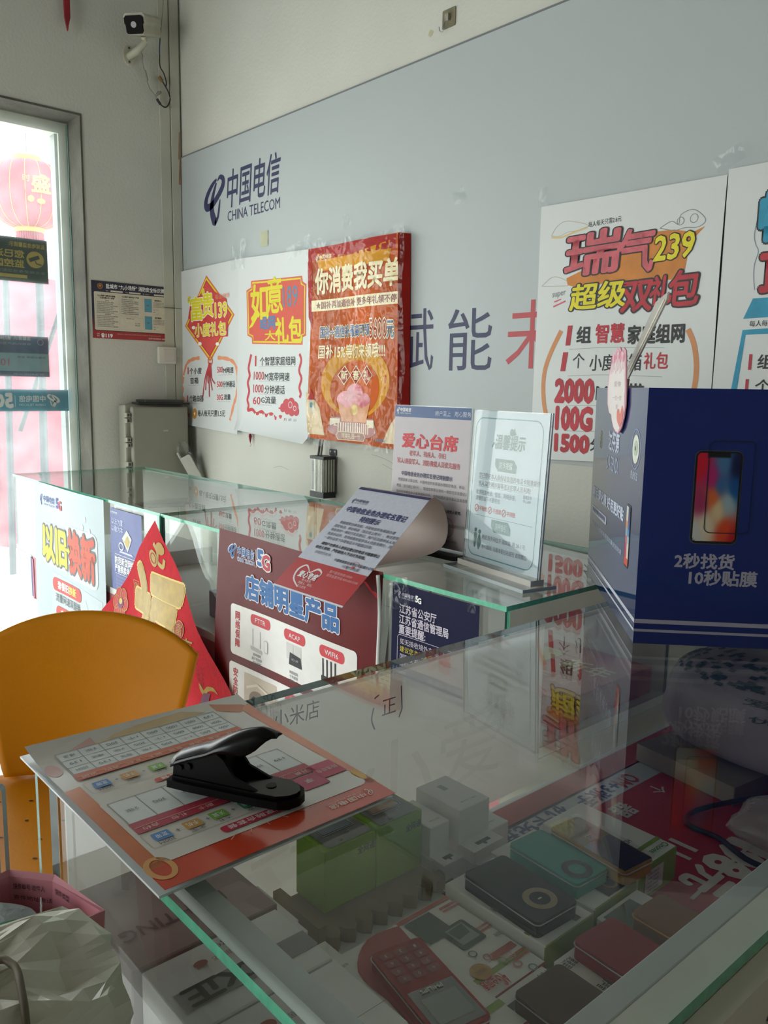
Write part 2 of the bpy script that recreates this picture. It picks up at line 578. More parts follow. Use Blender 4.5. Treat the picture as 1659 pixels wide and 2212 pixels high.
# the glazed opening
FX = -0.13
w = thing('window_1', 'glass shopfront window in a raw cement opening', 'window')
w['kind'] = 'structure'
g = G()
g.box((-0.24, -0.50, -0.05), (-0.155, -0.4656, 2.355), ALU)
g.box((-0.24, -3.9, 2.31), (-0.155, -0.50, 2.355), ALU)
g.box((-0.225, -0.512, 0.0), (-0.17, -0.50, 2.31), M('frame_rubber', '#7d8b84', 0.5))
g.box((-0.24, -2.25, 0.0), (-0.155, -2.2, 2.31), ALU)
g.box((-0.24, -3.9, 0.0), (-0.155, -3.85, 2.31), ALU)
g.box((-0.24, -3.9, -0.05), (-0.155, -0.50, 0.03), ALU)
g.build('window_frame', w)
g = G(); g.box((FX - 0.008, -3.88, 0.0), (FX, -0.468, 2.35), GLASSW, front=EDGED, back=EDGED); g.build('window_pane', w)

# ------------------------------------------------------------------ stickers on the window (printed to be read from the street)
def stick(name, label, y0, y1, z0, z1):
    s = S(frame((FX - 0.0110, 0, 0), (0, 1, 0), (0, 0, 1)), eps=0.0004)
    return s
DG, GOLD = M('sticker_dark_green', '#33473f', 0.5), M('sticker_gold', '#c6ad54', 0.5)
s = stick('', '', 0, 0, 0, 0)
s.rect(-0.98, 1.664, -0.573, 1.848, DG, 0)
s.rect(-0.98, 1.664, -0.573, 1.672, ink('#27332f'), 1)
s.text('盐城电信温馨提示:', -0.735, -0.584, 1.819, 0.02, GOLD, 2, off=0.02, flip=True)
s.text('您已进入', -0.84, -0.672, 1.779, 0.032, GOLD, 2, off=0.03, flip=True)
s.text('监控区域', -0.84, -0.674, 1.739, 0.032, GOLD, 2, off=0.03, flip=True)
s.disc(-0.626, 1.762, 0.037, GOLD, 2, ry=0.035)
s.poly([(-0.655, 1.765), (-0.612, 1.782), (-0.606, 1.768), (-0.648, 1.750)], DG, 3)
s.stroke([(-0.627, 1.757), (-0.622, 1.746), (-0.600, 1.742)], 0.005, DG, 3)
s.text('全天候录像请您配合', -0.79, -0.585, 1.708, 0.013, ink('#7f9188'), 2, flip=True)
s.rect(-0.80, 1.680, -0.663, 1.694, GOLD, 2)
tag(s.build('window_sticker'), 'dark green and gold camera notice stuck on the window glass, topmost sticker', 'sticker', 'stickers on the shop window')
s = stick('', '', 0, 0, 0, 0)
s.rect(-1.0, 1.262, -0.586, 1.436, M('sticker_slate', '#5d6f8c', 0.5), 0)
s.rect(-1.0, 1.285, -0.586, 1.362, M('sticker_pale_blue', '#93b4bd', 0.5), 1)
s.text('温馨提示: 请扫码入内', -0.83, -0.66, 1.425, 0.016, WHT, 2, flip=True)
s.text('尊敬的用户您好', -0.80, -0.66, 1.402, 0.010, ink('#a7b4c6'), 2, flip=True)
s.ring(-0.620, 1.412, 0.012, 0.003, ink('#9fb0c8'), 2)
s.text('10', -0.79, -0.755, 1.322, 0.03, ink('#c46a78'), 2, flip=True)
s.text('天翼云服务 宽带', -0.72, -0.60, 1.345, 0.009, GREY, 2, flip=True)
s.text('营业时间公示', -0.74, -0.61, 1.272, 0.008, ink('#a7b4c6'), 2, flip=True)
tag(s.build('window_sticker'), 'slate blue notice with a paler middle band on the window glass, middle sticker', 'sticker', 'stickers on the shop window')
s = stick('', '', 0, 0, 0, 0)
CY = M('sticker_cyan', '#4ea3c0', 0.45)
s.rect(-1.4, 1.112, -0.506, 1.206, CY, 0)
telecom_mark(s, -0.600, 1.130, -0.548, 1.184, WHT, 2, flip=True)
s.text('中国电信', -0.722, -0.609, 1.166, 0.028, WHT, 2, off=0.02, flip=True)
s.text('CHINA TELECOM', -0.722, -0.609, 1.139, 0.010, WHT, 2, flip=True)
s.rect(-0.7395, 1.130, -0.7375, 1.180, WHT, 2)
s.text('5G', -0.83, -0.75, 1.158, 0.058, WHT, 2, off=0.06, flip=True)
tag(s.build('window_sticker'), 'long cyan strip with white 5G lettering across the window glass', 'sticker', 'stickers on the shop window')

# ------------------------------------------------------------------ outside: lantern, poles, pink sheeting
t = thing('red_lantern', 'faded red festival lantern hanging outside the window', 'lantern', (-3.0, 0.33, 2.61))
LR = M('lantern_cloth', '#8a3444', 0.8, var=0.3, scale=5)
LG = M('lantern_gold', '#b08a3a', 0.6)
LC = Vector((-3.0, 0.33, 2.62))
g = G()
prof = [(0.10, 0.235), (0.17, 0.225), (0.23, 0.18), (0.26, 0.10), (0.27, 0.0), (0.26, -0.09), (0.225, -0.165), (0.165, -0.215), (0.10, -0.235)]
g.lathe([(p[0], p[1]) for p in smooth2(prof, 3)], LC, LR, 40)
g.build('lantern_body', t)
g = G()
for k in range(16):
    a = 2 * math.pi * k / 16
    g.tube([LC + Vector(((r + 0.002) * math.cos(a), (r + 0.002) * math.sin(a), z)) for r, z in smooth2(prof, 2)], 0.0025, LG, 5)
rb = g.build('lantern_ribs', t)
g = G(); g.lathe([(0.0, 0.275), (0.105, 0.275), (0.11, 0.24), (0.10, 0.23)], LC, LG); g.build('top_collar', t)
g = G(); g.lathe([(0.10, -0.23), (0.11, -0.255), (0.105, -0.27), (0.0, -0.27)], LC, LG); g.build('bottom_collar', t)
g = G()
for k in range(36):
    a = 2 * math.pi * k / 36
    p = LC + Vector((0.09 * math.cos(a), 0.09 * math.sin(a), -0.26))
    g.tube([p, p + Vector((0.006 * math.cos(k), 0.006 * math.sin(k), -0.12)), p + Vector((0.012 * math.cos(k * 2), 0.012 * math.sin(k * 3), -0.2 - 0.05 * random.random()))], 0.009, LR, 5)
g.build('tassel', t)
g = G(); g.tube([LC + Vector((0, 0, 0.27)), LC + Vector((0.01, 0, 0.85))], 0.004, GREY, 6); g.build('hanging_cord', t)
def onlan(u, v, h):
    a = math.atan2(-0.35, 1.0) + u / 0.27
    rr = 0.274 * math.cos(min(1.2, abs(v) / 0.27)) ** 0.5 + h
    return LC + Vector((rr * math.cos(a), rr * math.sin(a), v))
s = S(onlan, sub=0.02)
s.text('盛', 0.03, 0.16, 0.04, 0.13, LG, 2, off=0.03)
s.text('时', -0.03, 0.02, 0.07, 0.05, LG, 2)
s.disc(0.02, -0.07, 0.022, LG, 2); s.disc(0.09, -0.08, 0.03, LG, 2, ry=0.018)
s.build('gold_lettering', t)

TARP = M('pink_sheeting', '#9c5866', 0.7, var=0.12, scale=1.5, bump=0.2, bscale=6)
def tarp(label, o, du, h, seed, amp):
    rnd = random.Random(seed)
    ph = [rnd.uniform(0, 6) for _ in range(4)]
    def fn(i, j):
        z = h * (1 - j)
        sw = amp * (0.4 + j)
        d = sw * (math.sin(7 * i + ph[0] + 2.2 * j) + 0.6 * math.sin(13 * i + ph[1] - 3 * j) + 0.5 * math.sin(5 * j + ph[2] + 4 * i))
        return Vector(o) + Vector(du) * (i + 0.05 * math.sin(6 * j + ph[3])) + Vector((d, -d * 0.3, z + 0.06 * math.sin(5 * i + ph[2])))
    g = G(); g.grid(36, 40, fn, TARP)
    tag(g.build('tarpaulin', solid=0.006), label, 'tarpaulin', 'pink sheeting outside the window')
tarp('pink plastic sheeting draped behind the steel poles outside the window, right piece', (-3.0, -0.05, -0.05), (0.62, 1.2, 0), 2.1, 3, 0.05)
tarp('pink plastic sheeting bunched low between the outdoor poles, left piece', (-2.75, -0.62, -0.05), (0.12, 0.45, 0), 1.15, 5, 0.06)
POLE = M('galvanised_pole', '#3f464c', 0.5, metal=0.2, var=0.15)
for lab, a, b, r in (('upright steel pole outside, right in front of the pink sheeting', (-2.08, 0.03, -0.05), (-2.24, 0.12, 2.05), 0.026),
                     ('slimmer upright steel pole outside at the left edge of the window view', (-2.10, -0.19, -0.05), (-2.30, -0.08, 2.0), 0.022),
                     ('slanting steel brace leaning across the pink sheeting outside', (-2.35, -0.02, 0.9), (-2.2, 0.30, 1.9), 0.016)):
    g = G(); g.tube([a, b], r, POLE, 12)
    tag(g.build('scaffold_pole'), lab, 'pole', 'poles outside the window')
g = G(); g.box((-9.0, -6, -0.06), (-8.6, 6, 3.0), M('far_facade', '#e6e2da', 0.9, var=0.1, scale=1)); o = g.build('building_outside'); o['kind'] = 'structure'

# ------------------------------------------------------------------ grey signboard with the shop's lettering
t = thing('wall_signboard', 'large grey signboard with navy and red lettering covering the back wall', 'signboard', (0, 0, 1.03))
g = G(); g.box((0.002, -0.0001, 1.035), (3.9, 0.0068, 2.27), PANEL)
g.box((0.0, -0.0012, 2.268), (3.9, 0.0069, 2.2735), ink('#76787a')); g.build('board', t, label='plain grey board')
BK = frame((0, -0.0003, 0), (1, 0, 0), (0, 0, 1))
s = S(BK, eps=0.0004); telecom_mark(s, 0.222, 1.935, 0.392, 2.128, NAVY, 1); s.build('logo_mark', t, label='navy swirl emblem')
s = S(BK, eps=0.0004)
s.text('中国电信', 0.415, 0.812, 2.063, 0.155, NAVY, 1, off=0.012, skew=0.10, slope=0.02); s.build('brush_lettering', t, label='navy brush-style characters')
s = S(BK, eps=0.0004); s.text('CHINA TELECOM', 0.415, 0.812, 1.955, 0.042, NAVY, 1, off=0.005); s.build('latin_lettering', t, label='small navy capital letters')
s = S(BK, eps=0.0004)
s.text('智', 1.27, 1.46, 1.393, 0.205, NAVY, 1, off=-0.004); s.text('赋', 1.50, 1.69, 1.396, 0.205, NAVY, 1, off=-0.004); s.text('能', 1.755, 1.942, 1.39, 0.195, NAVY, 1, off=-0.004)
s.build('slogan_lettering', t, label='large navy characters')
s = S(BK, eps=0.0004)
s.text('未', 1.998, 2.19, 1.397, 0.2, ink('#b8464c'), 1, off=-0.004); s.text('来', 2.24, 2.43, 1.397, 0.2, ink('#b8464c'), 1, off=-0.004)
s.build('slogan_lettering', t, label='large red characters')

# stray tape and marks left on the board
def tape(o, name, u, v, w_, h_, rot=0.0, y=-0.004, seed=0):
    rnd = random.Random(seed)
    def fn(i, j):
        x, z = (i - 0.5) * w_, (j - 0.5) * h_
        c, sn = math.cos(rot), math.sin(rot)
        return Vector((u + c * x - sn * z, y - 0.0025 * math.sin(9 * i + seed) * math.sin(7 * j + seed * 2), v + sn * x + c * z))
    g = G(); g.grid(6, 6, fn, FILM)
    return g.build(name, o)
for i, (u, v, w_, h_, lab) in enumerate(((0.815 + 0.42, 1.83, 0.05, 0.05, 'shiny scrap of clear tape on the signboard above the orange bag poster'),
                                        (1.79, 1.83, 0.05, 0.045, 'faint scrap of clear tape on the signboard right of the orange bag poster'),
                                        (0.70, 1.83, 0.055, 0.06, 'yellowed scrap of tape on the signboard below the navy emblem lettering'))):
    if i == 2:
        g = G(); g.grid(5, 5, lambda a, b: Vector((u + (a - 0.5) * w_, -0.003 - 0.002 * math.sin(9 * a) * math.sin(8 * b), v + (b - 0.5) * h_)), M('yellowed_tape', '#c9c8a4', 0.5, alpha=0.75))
        tag(g.build('tape_scrap'), lab, 'tape', 'tape left on the signboard')
    else:
        tag(tape(None, 'tape_scrap', u, v, w_, h_, 0.3, -0.003, i), lab, 'tape', 'tape left on the signboard')

# ------------------------------------------------------------------ wall posters
def wavy(x0, x1, z0, z1, lift=0.012, amp=0.004, k=1.0, curl=0.0):
    def b(u, v):
        a, c = (u - x0) / (x1 - x0), (v - z0) / (z1 - z0)
        return lift + amp * (math.sin(5 * a * k + 3 * c) * (0.4 + 0.6 * (1 - c)) + 0.5 * math.sin(8 * c + 2 * a)) + curl * (max(0, 0.12 - c) / 0.12) ** 2 + curl * 0.6 * (max(0, 0.06 - a) / 0.06) ** 2 * (1 - c)
    return b
def poster(name, label, x0, x1, z0, z1, base, draw, group='posters on the back wall', skirt=None, tapes=(), **kw):
    b = wavy(x0, x1, z0, z1, **kw)
    t = thing(name, label, 'poster', (x0, -0.012, z0), group)
    s = S(frame((0, 0, 0), (1, 0, 0), (0, 0, 1), b), eps=0.00045, sub=0.05)
    s.poly(skirt or [(x0, z0), (x1, z0), (x1, z1), (x0, z1)], base, 0)
    draw(s)
    s.build('printed_sheet', t)
    for k, (u, v, w_, h_, r_) in enumerate(tapes):
        tape(t, 'tape', u, v, w_, h_, r_, -0.017, k)
    return t
MAR, ORG, ORL, PNK = ink('#c33a42'), ink('#dd6f4a'), ink('#e2936c'), ink('#d9566c')
GRN = ink('#9a9a94')
def draw1(s):
    s.poly([(0.243, 1.725), (0.483, 1.540), (0.261, 1.343), (0.036, 1.510)], ORG, 1)
    s.poly([(0.243, 1.715), (0.472, 1.541), (0.261, 1.354), (0.047, 1.510)], YEL, 2)
    s.poly([(0.243, 1.705), (0.461, 1.541), (0.261, 1.364), (0.058, 1.510)], MAR, 3)
    s.poly([(0.243, 1.695), (0.450, 1.541), (0.261, 1.374), (0.070, 1.510)], ink('#d04a44'), 4)
    s.poly([(0.07, 1.545), (0.10, 1.62), (0.20, 1.645), (0.30, 1.655), (0.42, 1.61), (0.43, 1.53), (0.42, 1.45), (0.13, 1.45), (0.115, 1.53)], ink('#c93d3a'), 5)
    for t, a, b, z, h in (('富', .095, .207, 1.583, .107), ('贵', .205, .304, 1.594, .108), ('139', .318, .424, 1.566, .062), ('小度礼包', .132, .41, 1.486, .060)):
        s.text(t, a, b, z, h, YEL, 6, off=0.022, out=ink('#f3e9d8'), outoff=0.055)
    s.text('福运绵绵', .321, .443, 1.624, .022, ORL, 8)
    s.disc(.085, 1.628, .016, ink('#e2c94a'), 6); s.disc(.215, 1.655, .016, ink('#e2c94a'), 6); s.text('¥', .078, .092, 1.628, .018, ink('#5b8a3c'), 7)
    for c in ((.175, 1.425), (.33, 1.42), (.12, 1.50)):
        s.disc(c[0], c[1], .016, ink('#f5efe6'), 6, ry=.008)
    s.ring(.263, 1.346, .018, .006, ORG, 5)
    for k in range(6):
        a = -.055 + .019 * k
        s.stroke(smooth2([(.262 + a * .1, 1.338), (.262 + a * .6 - .01, 1.27), (.255 + a + .005 * (k % 3), 1.185 + .03 * (k % 3))]), .006, MAR, 5)
    brL = [(.168, 1.361), (.10, 1.355), (.05, 1.335), (.018, 1.278), (.012, 1.202), (.028, 1.127), (.05, 1.10), (.076, 1.094)]
    brR = [(.326, 1.36), (.413, 1.353), (.476, 1.328), (.496, 1.26), (.483, 1.197), (.455, 1.145), (.432, 1.085)]
    s.stroke(smooth2(brL), [.016 + .004 * math.sin(k * 2.2) for k in range(len(smooth2(brL)))], ORL, 1)
    s.stroke(smooth2(brR), [.016 + .004 * math.sin(k * 2.2) for k in range(len(smooth2(brR)))], ORL, 1)
    for t, a, b, z, h, m in (('1', .059, .066, 1.303, .032, RED), ('个小度', .078, .187, 1.30, .030, BLK), ('音箱', .082, .158, 1.256, .030, BLK), ('1', .052, .059, 1.172, .03, RED), ('个路由器', .074, .205, 1.173, .03, BLK),
                             ('500', .322, .369, 1.306, .026, RED), ('M网速', .374, .461, 1.303, .027, BLK), ('500', .320, .367, 1.242, .025, RED), ('分钟通话', .371, .472, 1.242, .028, BLK), ('30G', .321, .370, 1.184, .024, RED), ('流量', .378, .434, 1.186, .025, BLK), ('每人每天只需1.5元', .153, .389, 1.107, .03, BLK)):
        s.text(t, a, b, z, h, m, 2, off=0.012, slope=0.03)
    for z, a, b in ((1.278, .065, .17), (1.235, .065, .17), (1.15, .06, .18), (1.283, .33, .45), (1.222, .33, .45), (1.165, .33, .43)):
        s.stroke([(a, z), (b, z + .002)], .0012, GRN, 1)
    s.disc(.123, 1.104, .021, ink('#c98a3c'), 2, ry=.025); s.disc(.123, 1.104, .009, CREAM, 3, n=4)
poster('promotion_poster', 'hand-lettered white poster with a red diamond knot, leftmost on the back wall', -0.0 + 0.004, 0.517, 1.038, 1.766, PAPER, draw1, skirt=[(0.004, 1.06), (0.03, 1.05), (0.505, 1.028), (0.517, 1.768), (0.004, 1.762)],
       tapes=((0.485, 1.775, 0.045, 0.10, 0.1), (0.05, 1.80, 0.05, 0.04, 0.5)), amp=0.003, lift=0.010, curl=0.01)
def draw2(s):
    fr = [(.618, 1.669), (.982, 1.658), (.987, 1.636), (1.012, 1.625), (1.004, 1.433), (.978, 1.427), (.978, 1.399), (.62, 1.412), (.617, 1.437), (.584, 1.448), (.582, 1.633), (.615, 1.642)]
    s.poly(fr, ink('#d86048'), 1)
    cx = (.797, 1.535)
    s.stroke([(cx[0] + (p[0] - cx[0]) * .95, cx[1] + (p[1] - cx[1]) * .93) for p in fr], .006, YEL, 2, True)
    s.poly([(cx[0] + (p[0] - cx[0]) * .92, cx[1] + (p[1] - cx[1]) * .89) for p in fr], ink('#d5503c'), 2)
    s.text('如', .616, .740, 1.577, .145, YEL, 3, off=.025); s.text('意', .736, .845, 1.599, .142, YEL, 3, off=.022)
    s.stroke([(.66, 1.53), (.62, 1.49), (.60, 1.478)], [.02, .016, .004], YEL, 3)
    s.text('189', .850, .953, 1.587, .080, ink('#4d86a6'), 3, off=-.012)
    s.text('组网', .680, .788, 1.494, .052, ink('#3d7fb0'), 3, off=.03)
    s.text('大', .714, .788, 1.442, .04, YEL, 3, off=.02); s.text('礼包', .790, .978, 1.458, .101, YEL, 3, off=.035)
    WL = [(.614, 1.369), (.604, 1.34), (.596, 1.31), (.606, 1.28), (.592, 1.25), (.604, 1.215), (.590, 1.18), (.600, 1.155), (.593, 1.135), (.63, 1.139), (.66, 1.122), (.70, 1.132), (.73, 1.117), (.77, 1.125), (.80, 1.108), (.83, 1.116), (.86, 1.104)]
    s.stroke(smooth2(WL), .014, MAR, 1)
    s.stroke(smooth2([(.954, 1.365), (.966, 1.34), (.950, 1.30), (.966, 1.27), (.952, 1.235), (.962, 1.21), (.954, 1.195)]), .013, MAR, 1)
    for t, a, b, z, h, m in (('1', .643, .652, 1.341, .042, RED), ('个智慧家庭组网', .678, .924, 1.339, .036, BLK), ('1000', .637, .710, 1.28, .034, RED), ('M宽带网速', .716, .885, 1.277, .034, BLK), ('1000', .636, .709, 1.227, .034, RED), ('分钟通话', .717, .854, 1.224, .034, BLK), ('60', .634, .689, 1.177, .032, RED), ('G流量', .695, .797, 1.181, .03, BLK), ('每人每天只需2.1元', .867, .94, 1.106, .012, GREY)):
        s.text(t, a, b, z, h, m, 2, off=0.006)
    for z, b in ((1.318, .93), (1.258, .87), (1.205, .85), (1.16, .77)):
        s.stroke([(.67, z), (b, z)], .0012, GRN, 1)
    for c in ((.845, 1.152, .018), (.868, 1.165, .024), (.90, 1.17, .024), (.925, 1.158, .022), (.935, 1.14, .018), (.905, 1.142, .022), (.875, 1.146, .02)):
        s.disc(c[0], c[1], c[2], ink('#c9414c'), 2)
    s.stroke([(.815, 1.150), (.85, 1.15), (.94, 1.138)], [.002, .018, .02], ink('#c9414c'), 2)
    s.ring(.895, 1.165, .012, .003, PAPER, 3); s.ring(.925, 1.152, .009, .003, PAPER, 3)
poster('promotion_poster', 'hand-lettered white poster with an orange notched panel, second on the back wall', 0.520, 1.043, 1.03, 1.755, PAPER, draw2, skirt=[(.523, 1.048), (1.03, 1.018), (1.042, 1.04), (1.040, 1.752), (.521, 1.768)],
       tapes=((0.56, 1.785, 0.045, 0.12, -0.1), (0.93, 1.755, 0.09, 0.05, 0.2), (1.02, 1.77, 0.04, 0.07, 0.2)), amp=0.005, lift=0.012, curl=0.03)
FOIL = M('glossy_orange_print', '#c2550c', 0.5, spec=0.12, var=0.28, scale=4, bump=0.3, bscale=9)
FOILY = M('glossy_gold_print', '#d9951c', 0.5, spec=0.12, var=0.2, scale=5, bump=0.3, bscale=9)
FOILR = M('glossy_red_print', '#ad2a24', 0.5, spec=0.12, var=0.15, scale=5, bump=0.3, bscale=9)
FC = M('glossy_cream_print', '#f1dfae', 0.3, var=0.05, bump=0.3, bscale=9)
FB = M('glossy_blue_print', '#26407c', 0.3, var=0.05, bump=0.3, bscale=9)
def draw3(s):
    s.rect(1.055, 1.70, 1.53, 1.745, FOILR, 1); s.poly([(1.052, 1.70), (1.078, 1.70), (1.075, 1.45), (1.052, 1.50)], FOILR, 1)
    s.poly([(1.12, 1.66), (1.50, 1.66), (1.52, 1.73), (1.30, 1.70), (1.10, 1.725)], FOILY, 1)
    s.poly([(1.09, 1.37), (1.56, 1.37), (1.56, 1.05), (1.07, 1.05)], FOIL, 1)
    s.disc(1.33, 1.26, .19, FOILY, 2, n=40, ry=.13); s.disc(1.33, 1.235, .14, FOIL, 3, n=40, ry=.10)
    s.poly([(1.05, 1.06), (1.05, 1.22), (1.10, 1.20), (1.14, 1.16), (1.17, 1.06)], ink('#d9b98a', coat=.5), 3)
    s.poly([(1.06, 1.19), (1.085, 1.23), (1.115, 1.19)], FOILR, 4); s.rect(1.068, 1.14, 1.108, 1.19, ink('#c9bb9c', coat=.5), 4); s.disc(1.088, 1.17, .010, ink('#4f7f8c', coat=.5), 5)
    s.poly([(1.50, 1.05), (1.575, 1.05), (1.575, 1.16), (1.54, 1.12)], ink('#d9b98a', coat=.5), 3)
    brand(s, 1.100, 1.19, 1.705, .026, FC, 3)
    s.text('你消费我买单', 1.097, 1.555, 1.622, .09, FC, 4, off=.035)
    s.rect(1.071, 1.517, 1.560, 1.557, FC, 2)
    s.text('★国补再加通信补 更多年礼领不停', 1.098, 1.548, 1.537, .027, ink('#8c3a34', coat=.5), 4, off=.02)
    s.text('国补+通信补最高可领', 1.121, 1.413, 1.438, .042, FB, 4, off=.03, out=FC, outoff=.09)
    s.text('5600', 1.413, 1.503, 1.440, .066, FOILR, 4, off=-.005, out=FC, outoff=.05)
    s.text('元', 1.503, 1.536, 1.436, .060, FB, 4, off=.03, out=FC, outoff=.09)
    s.text('国补15%等你来领哦!!!', 1.117, 1.494, 1.367, .05, FC, 4, off=.02)
    for k, c in enumerate('新春礼'):
        x = 1.26 + .067 * k
        s.poly([(x, 1.318), (x + .036, 1.282), (x, 1.246), (x - .036, 1.282)], FC, 5); s.poly([(x, 1.313), (x + .032, 1.282), (x, 1.251), (x - .032, 1.282)], FOILR, 6)
        s.text(c, x - .018, x + .018, 1.282, .034, FC, 7, off=.02)
    PK = M('glossy_pink_print', '#cf5f6e', 0.15, var=.2, coat=.6)
    for a, b, r in ((1.27, 1.195, .04), (1.325, 1.215, .05), (1.38, 1.19, .04), (1.34, 1.185, .035), (1.30, 1.18, .03)):
        s.disc(a, b, r, PK, 5, ry=r * .75)
    s.poly([(1.235, 1.185), (1.26, 1.115), (1.395, 1.115), (1.42, 1.185), (1.37, 1.165), (1.325, 1.185), (1.28, 1.165)], ink('#d98a4a', coat=.6), 6)
    s.disc(1.325, 1.158, .018, ink('#d9b24a', coat=.6), 7)
    s.poly([(1.19, 1.10), (1.455, 1.10), (1.44, 1.13), (1.205, 1.13)], ink('#9b4f4c', coat=.6), 5)
    s.rect(1.20, 1.098, 1.25, 1.125, ink('#e3d3b4', coat=.6), 6); s.rect(1.40, 1.098, 1.445, 1.125, ink('#e3d3b4', coat=.6), 6)
    s.disc(1.323, 1.085, .135, ink('#a34f50', coat=.6), 6, ry=.03)
    for k in range(14):
        x = 1.24 + .0128 * k
        s.rect(x, 1.073, x + .006, 1.112, ink('#efe2c8', coat=.6), 7)
    s.poly([(1.231, 1.063), (1.243, 1.079), (1.381, 1.079), (1.393, 1.063), (1.381, 1.047), (1.243, 1.047)], CREAM, 7); s.poly([(1.235, 1.063), (1.246, 1.076), (1.378, 1.076), (1.389, 1.063), (1.378, 1.050), (1.246, 1.050)], ink('#9d4a4c', coat=.6), 8)
    s.text('精美礼品一份', 1.262, 1.362, 1.063, .020, CREAM, 9, off=.01)
    s.text('详情请咨询', 1.453, 1.515, 1.058, .013, ink('#6ba6c4'), 4)
t3 = poster('bag_poster', 'glossy orange gift poster in crinkled clear film, right of the two hand-lettered posters', 1.050, 1.556, 1.033, 1.747, FOIL, draw3, skirt=[(1.062, 1.045), (1.575, 1.032), (1.556, 1.748), (1.064, 1.742)],
            tapes=((1.09, 1.755, 0.05, 0.05, 0.7), (1.53, 1.76, 0.05, 0.04, 0.2)), amp=0.010, lift=0.034, k=1.6)
g = G()
bb = wavy(1.05, 1.556, 1.033, 1.747, lift=0.030, amp=0.010, k=1.6)
g.grid(30, 40, lambda a, b: Vector((1.060 + a * (0.519 + 0.02 * (1 - b)), -0.012 - bb(1.05 + .5 * a, 1.03 + .71 * b) - .005 * math.sin(11 * a + 9 * b) * math.sin(17 * b + 4 * a) - .003 * math.sin(29 * a - 13 * b) , 1.018 + b * 0.742)), FILM)
g.build('clear_film', t3)
g = G(); g.grid(2, 20, lambda a, b: Vector((1.557 + .018 * a + .014 * (1 - b), -0.044 + 0.04 * a, 1.035 + b * .708)), FOILR); g.build('side_fold', t3)
RM, RM2 = M('marker_pink', '#c95f68', 0.6, var=0.18, scale=35), M('marker_red', '#b8303c', 0.6, var=0.15, scale=35)
MO = M('marker_orange', '#cc7f34', 0.6, var=0.12, scale=25)
def draw4(s):
    for p in ([(2.157, 1.664), (2.185, 1.660), (2.21, 1.667), (2.24, 1.668), (2.277, 1.676), (2.24, 1.690), (2.20, 1.697), (2.172, 1.685), (2.157, 1.664)], [(2.13, 1.53), (2.17, 1.527), (2.227, 1.526), (2.20, 1.545), (2.165, 1.552), (2.13, 1.53)]):
        s.stroke(smooth2(p), .0014, ink('#b9ab94'), 1)
    s.stroke(smooth2([(2.157, 1.660), (2.19, 1.656), (2.23, 1.664), (2.275, 1.672)]), .005, ink('#d9c08a'), 1)
    cl = [(2.49, 1.642), (2.52, 1.655), (2.54, 1.645), (2.545, 1.667), (2.575, 1.675), (2.60, 1.660), (2.61, 1.643), (2.59, 1.632), (2.56, 1.635), (2.53, 1.632), (2.49, 1.642)]
    s.stroke(smooth2(cl), .0018, ink('#8d8a84'), 1)
    s.ring(2.545, 1.652, .009, .0016, ink('#8d8a84'), 1); s.ring(2.580, 1.654, .010, .0016, ink('#8d8a84'), 1)
    s.poly([(2.213, 1.545), (2.218, 1.527), (2.24, 1.520), (2.40, 1.522), (2.53, 1.515), (2.565, 1.538), (2.575, 1.60), (2.61, 1.632), (2.58, 1.622), (2.53, 1.634), (2.46, 1.636), (2.38, 1.60)], MO, 1)
    s.text('每人每天只需2.6元', 2.277, 2.378, 1.678, .015, BLK, 2, slope=.03)
    s.poly([(2.225, 1.545), (2.228, 1.528), (2.40, 1.522), (2.49, 1.54), (2.49, 1.55)], BLK, 2) if False else None
    for t, a, b, z, h, m, oo in (('瑞', 2.212, 2.378, 1.602, .112, RM, .065), ('气', 2.372, 2.478, 1.593, .110, RM, .065), ('239', 2.480, 2.585, 1.593, .058, YEL, .07), ('超级', 2.232, 2.402, 1.490, .068, YEL, .085), ('双', 2.392, 2.480, 1.482, .080, RM2, .085), ('礼', 2.474, 2.534, 1.490, .070, RM2, .085), ('包', 2.526, 2.606, 1.490, .086, RM2, .085)):
        s.text(t, a, b, z, h, m, 4, off=.026, out=BLK, outoff=oo - .012, skew=.08, slope=.02)
    s.text('super', 2.168, 2.213, 1.499, .017, ink('#8a8a92'), 2, slope=.12)
    s.stroke([(2.175, 1.484), (2.198, 1.490)], .003, PNK, 2); s.stroke([(2.173, 1.471), (2.213, 1.484)], .004, PNK, 2)
    for p in ([(2.204, 1.404), (2.175, 1.35), (2.156, 1.298), (2.153, 1.245), (2.162, 1.188), (2.184, 1.133)], [(2.582, 1.393), (2.599, 1.36), (2.609, 1.318), (2.611, 1.283), (2.608, 1.248), (2.595, 1.19), (2.575, 1.14)]):
        s.stroke(smooth2(p), .014, ink('#cf8a58'), 1)
    s.poly([(2.226, 1.417), (2.241, 1.417), (2.236, 1.363), (2.221, 1.363)], RM2, 2); s.poly([(2.215, 1.345), (2.231, 1.345), (2.225, 1.293), (2.209, 1.293)], RM2, 2)
    for t, a, b, z, h, m, of in (('组', 2.257, 2.301, 1.390, .045, BLK, .03), ('智慧', 2.317, 2.403, 1.391, .05, RM2, .03), ('家庭组网', 2.415, 2.573, 1.385, .047, BLK, .035), ('个', 2.248, 2.286, 1.321, .042, BLK, .0), ('小度音箱', 2.303, 2.458, 1.315, .044, BLK, .01), ('礼包', 2.466, 2.533, 1.318, .042, RM2, .02),
                                 ('2000', 2.197, 2.321, 1.239, .060, RM2, .06), ('M宽带', 2.33, 2.47, 1.236, .05, BLK, .02), ('100G', 2.204, 2.321, 1.163, .060, RM2, .06), ('流量', 2.34, 2.44, 1.163, .05, BLK, .02), ('1500', 2.204, 2.316, 1.094, .046, RM2, .06), ('分钟', 2.322, 2.40, 1.095, .035, BLK, .02)):
        s.text(t, a, b, z, h, m, 2, off=of)
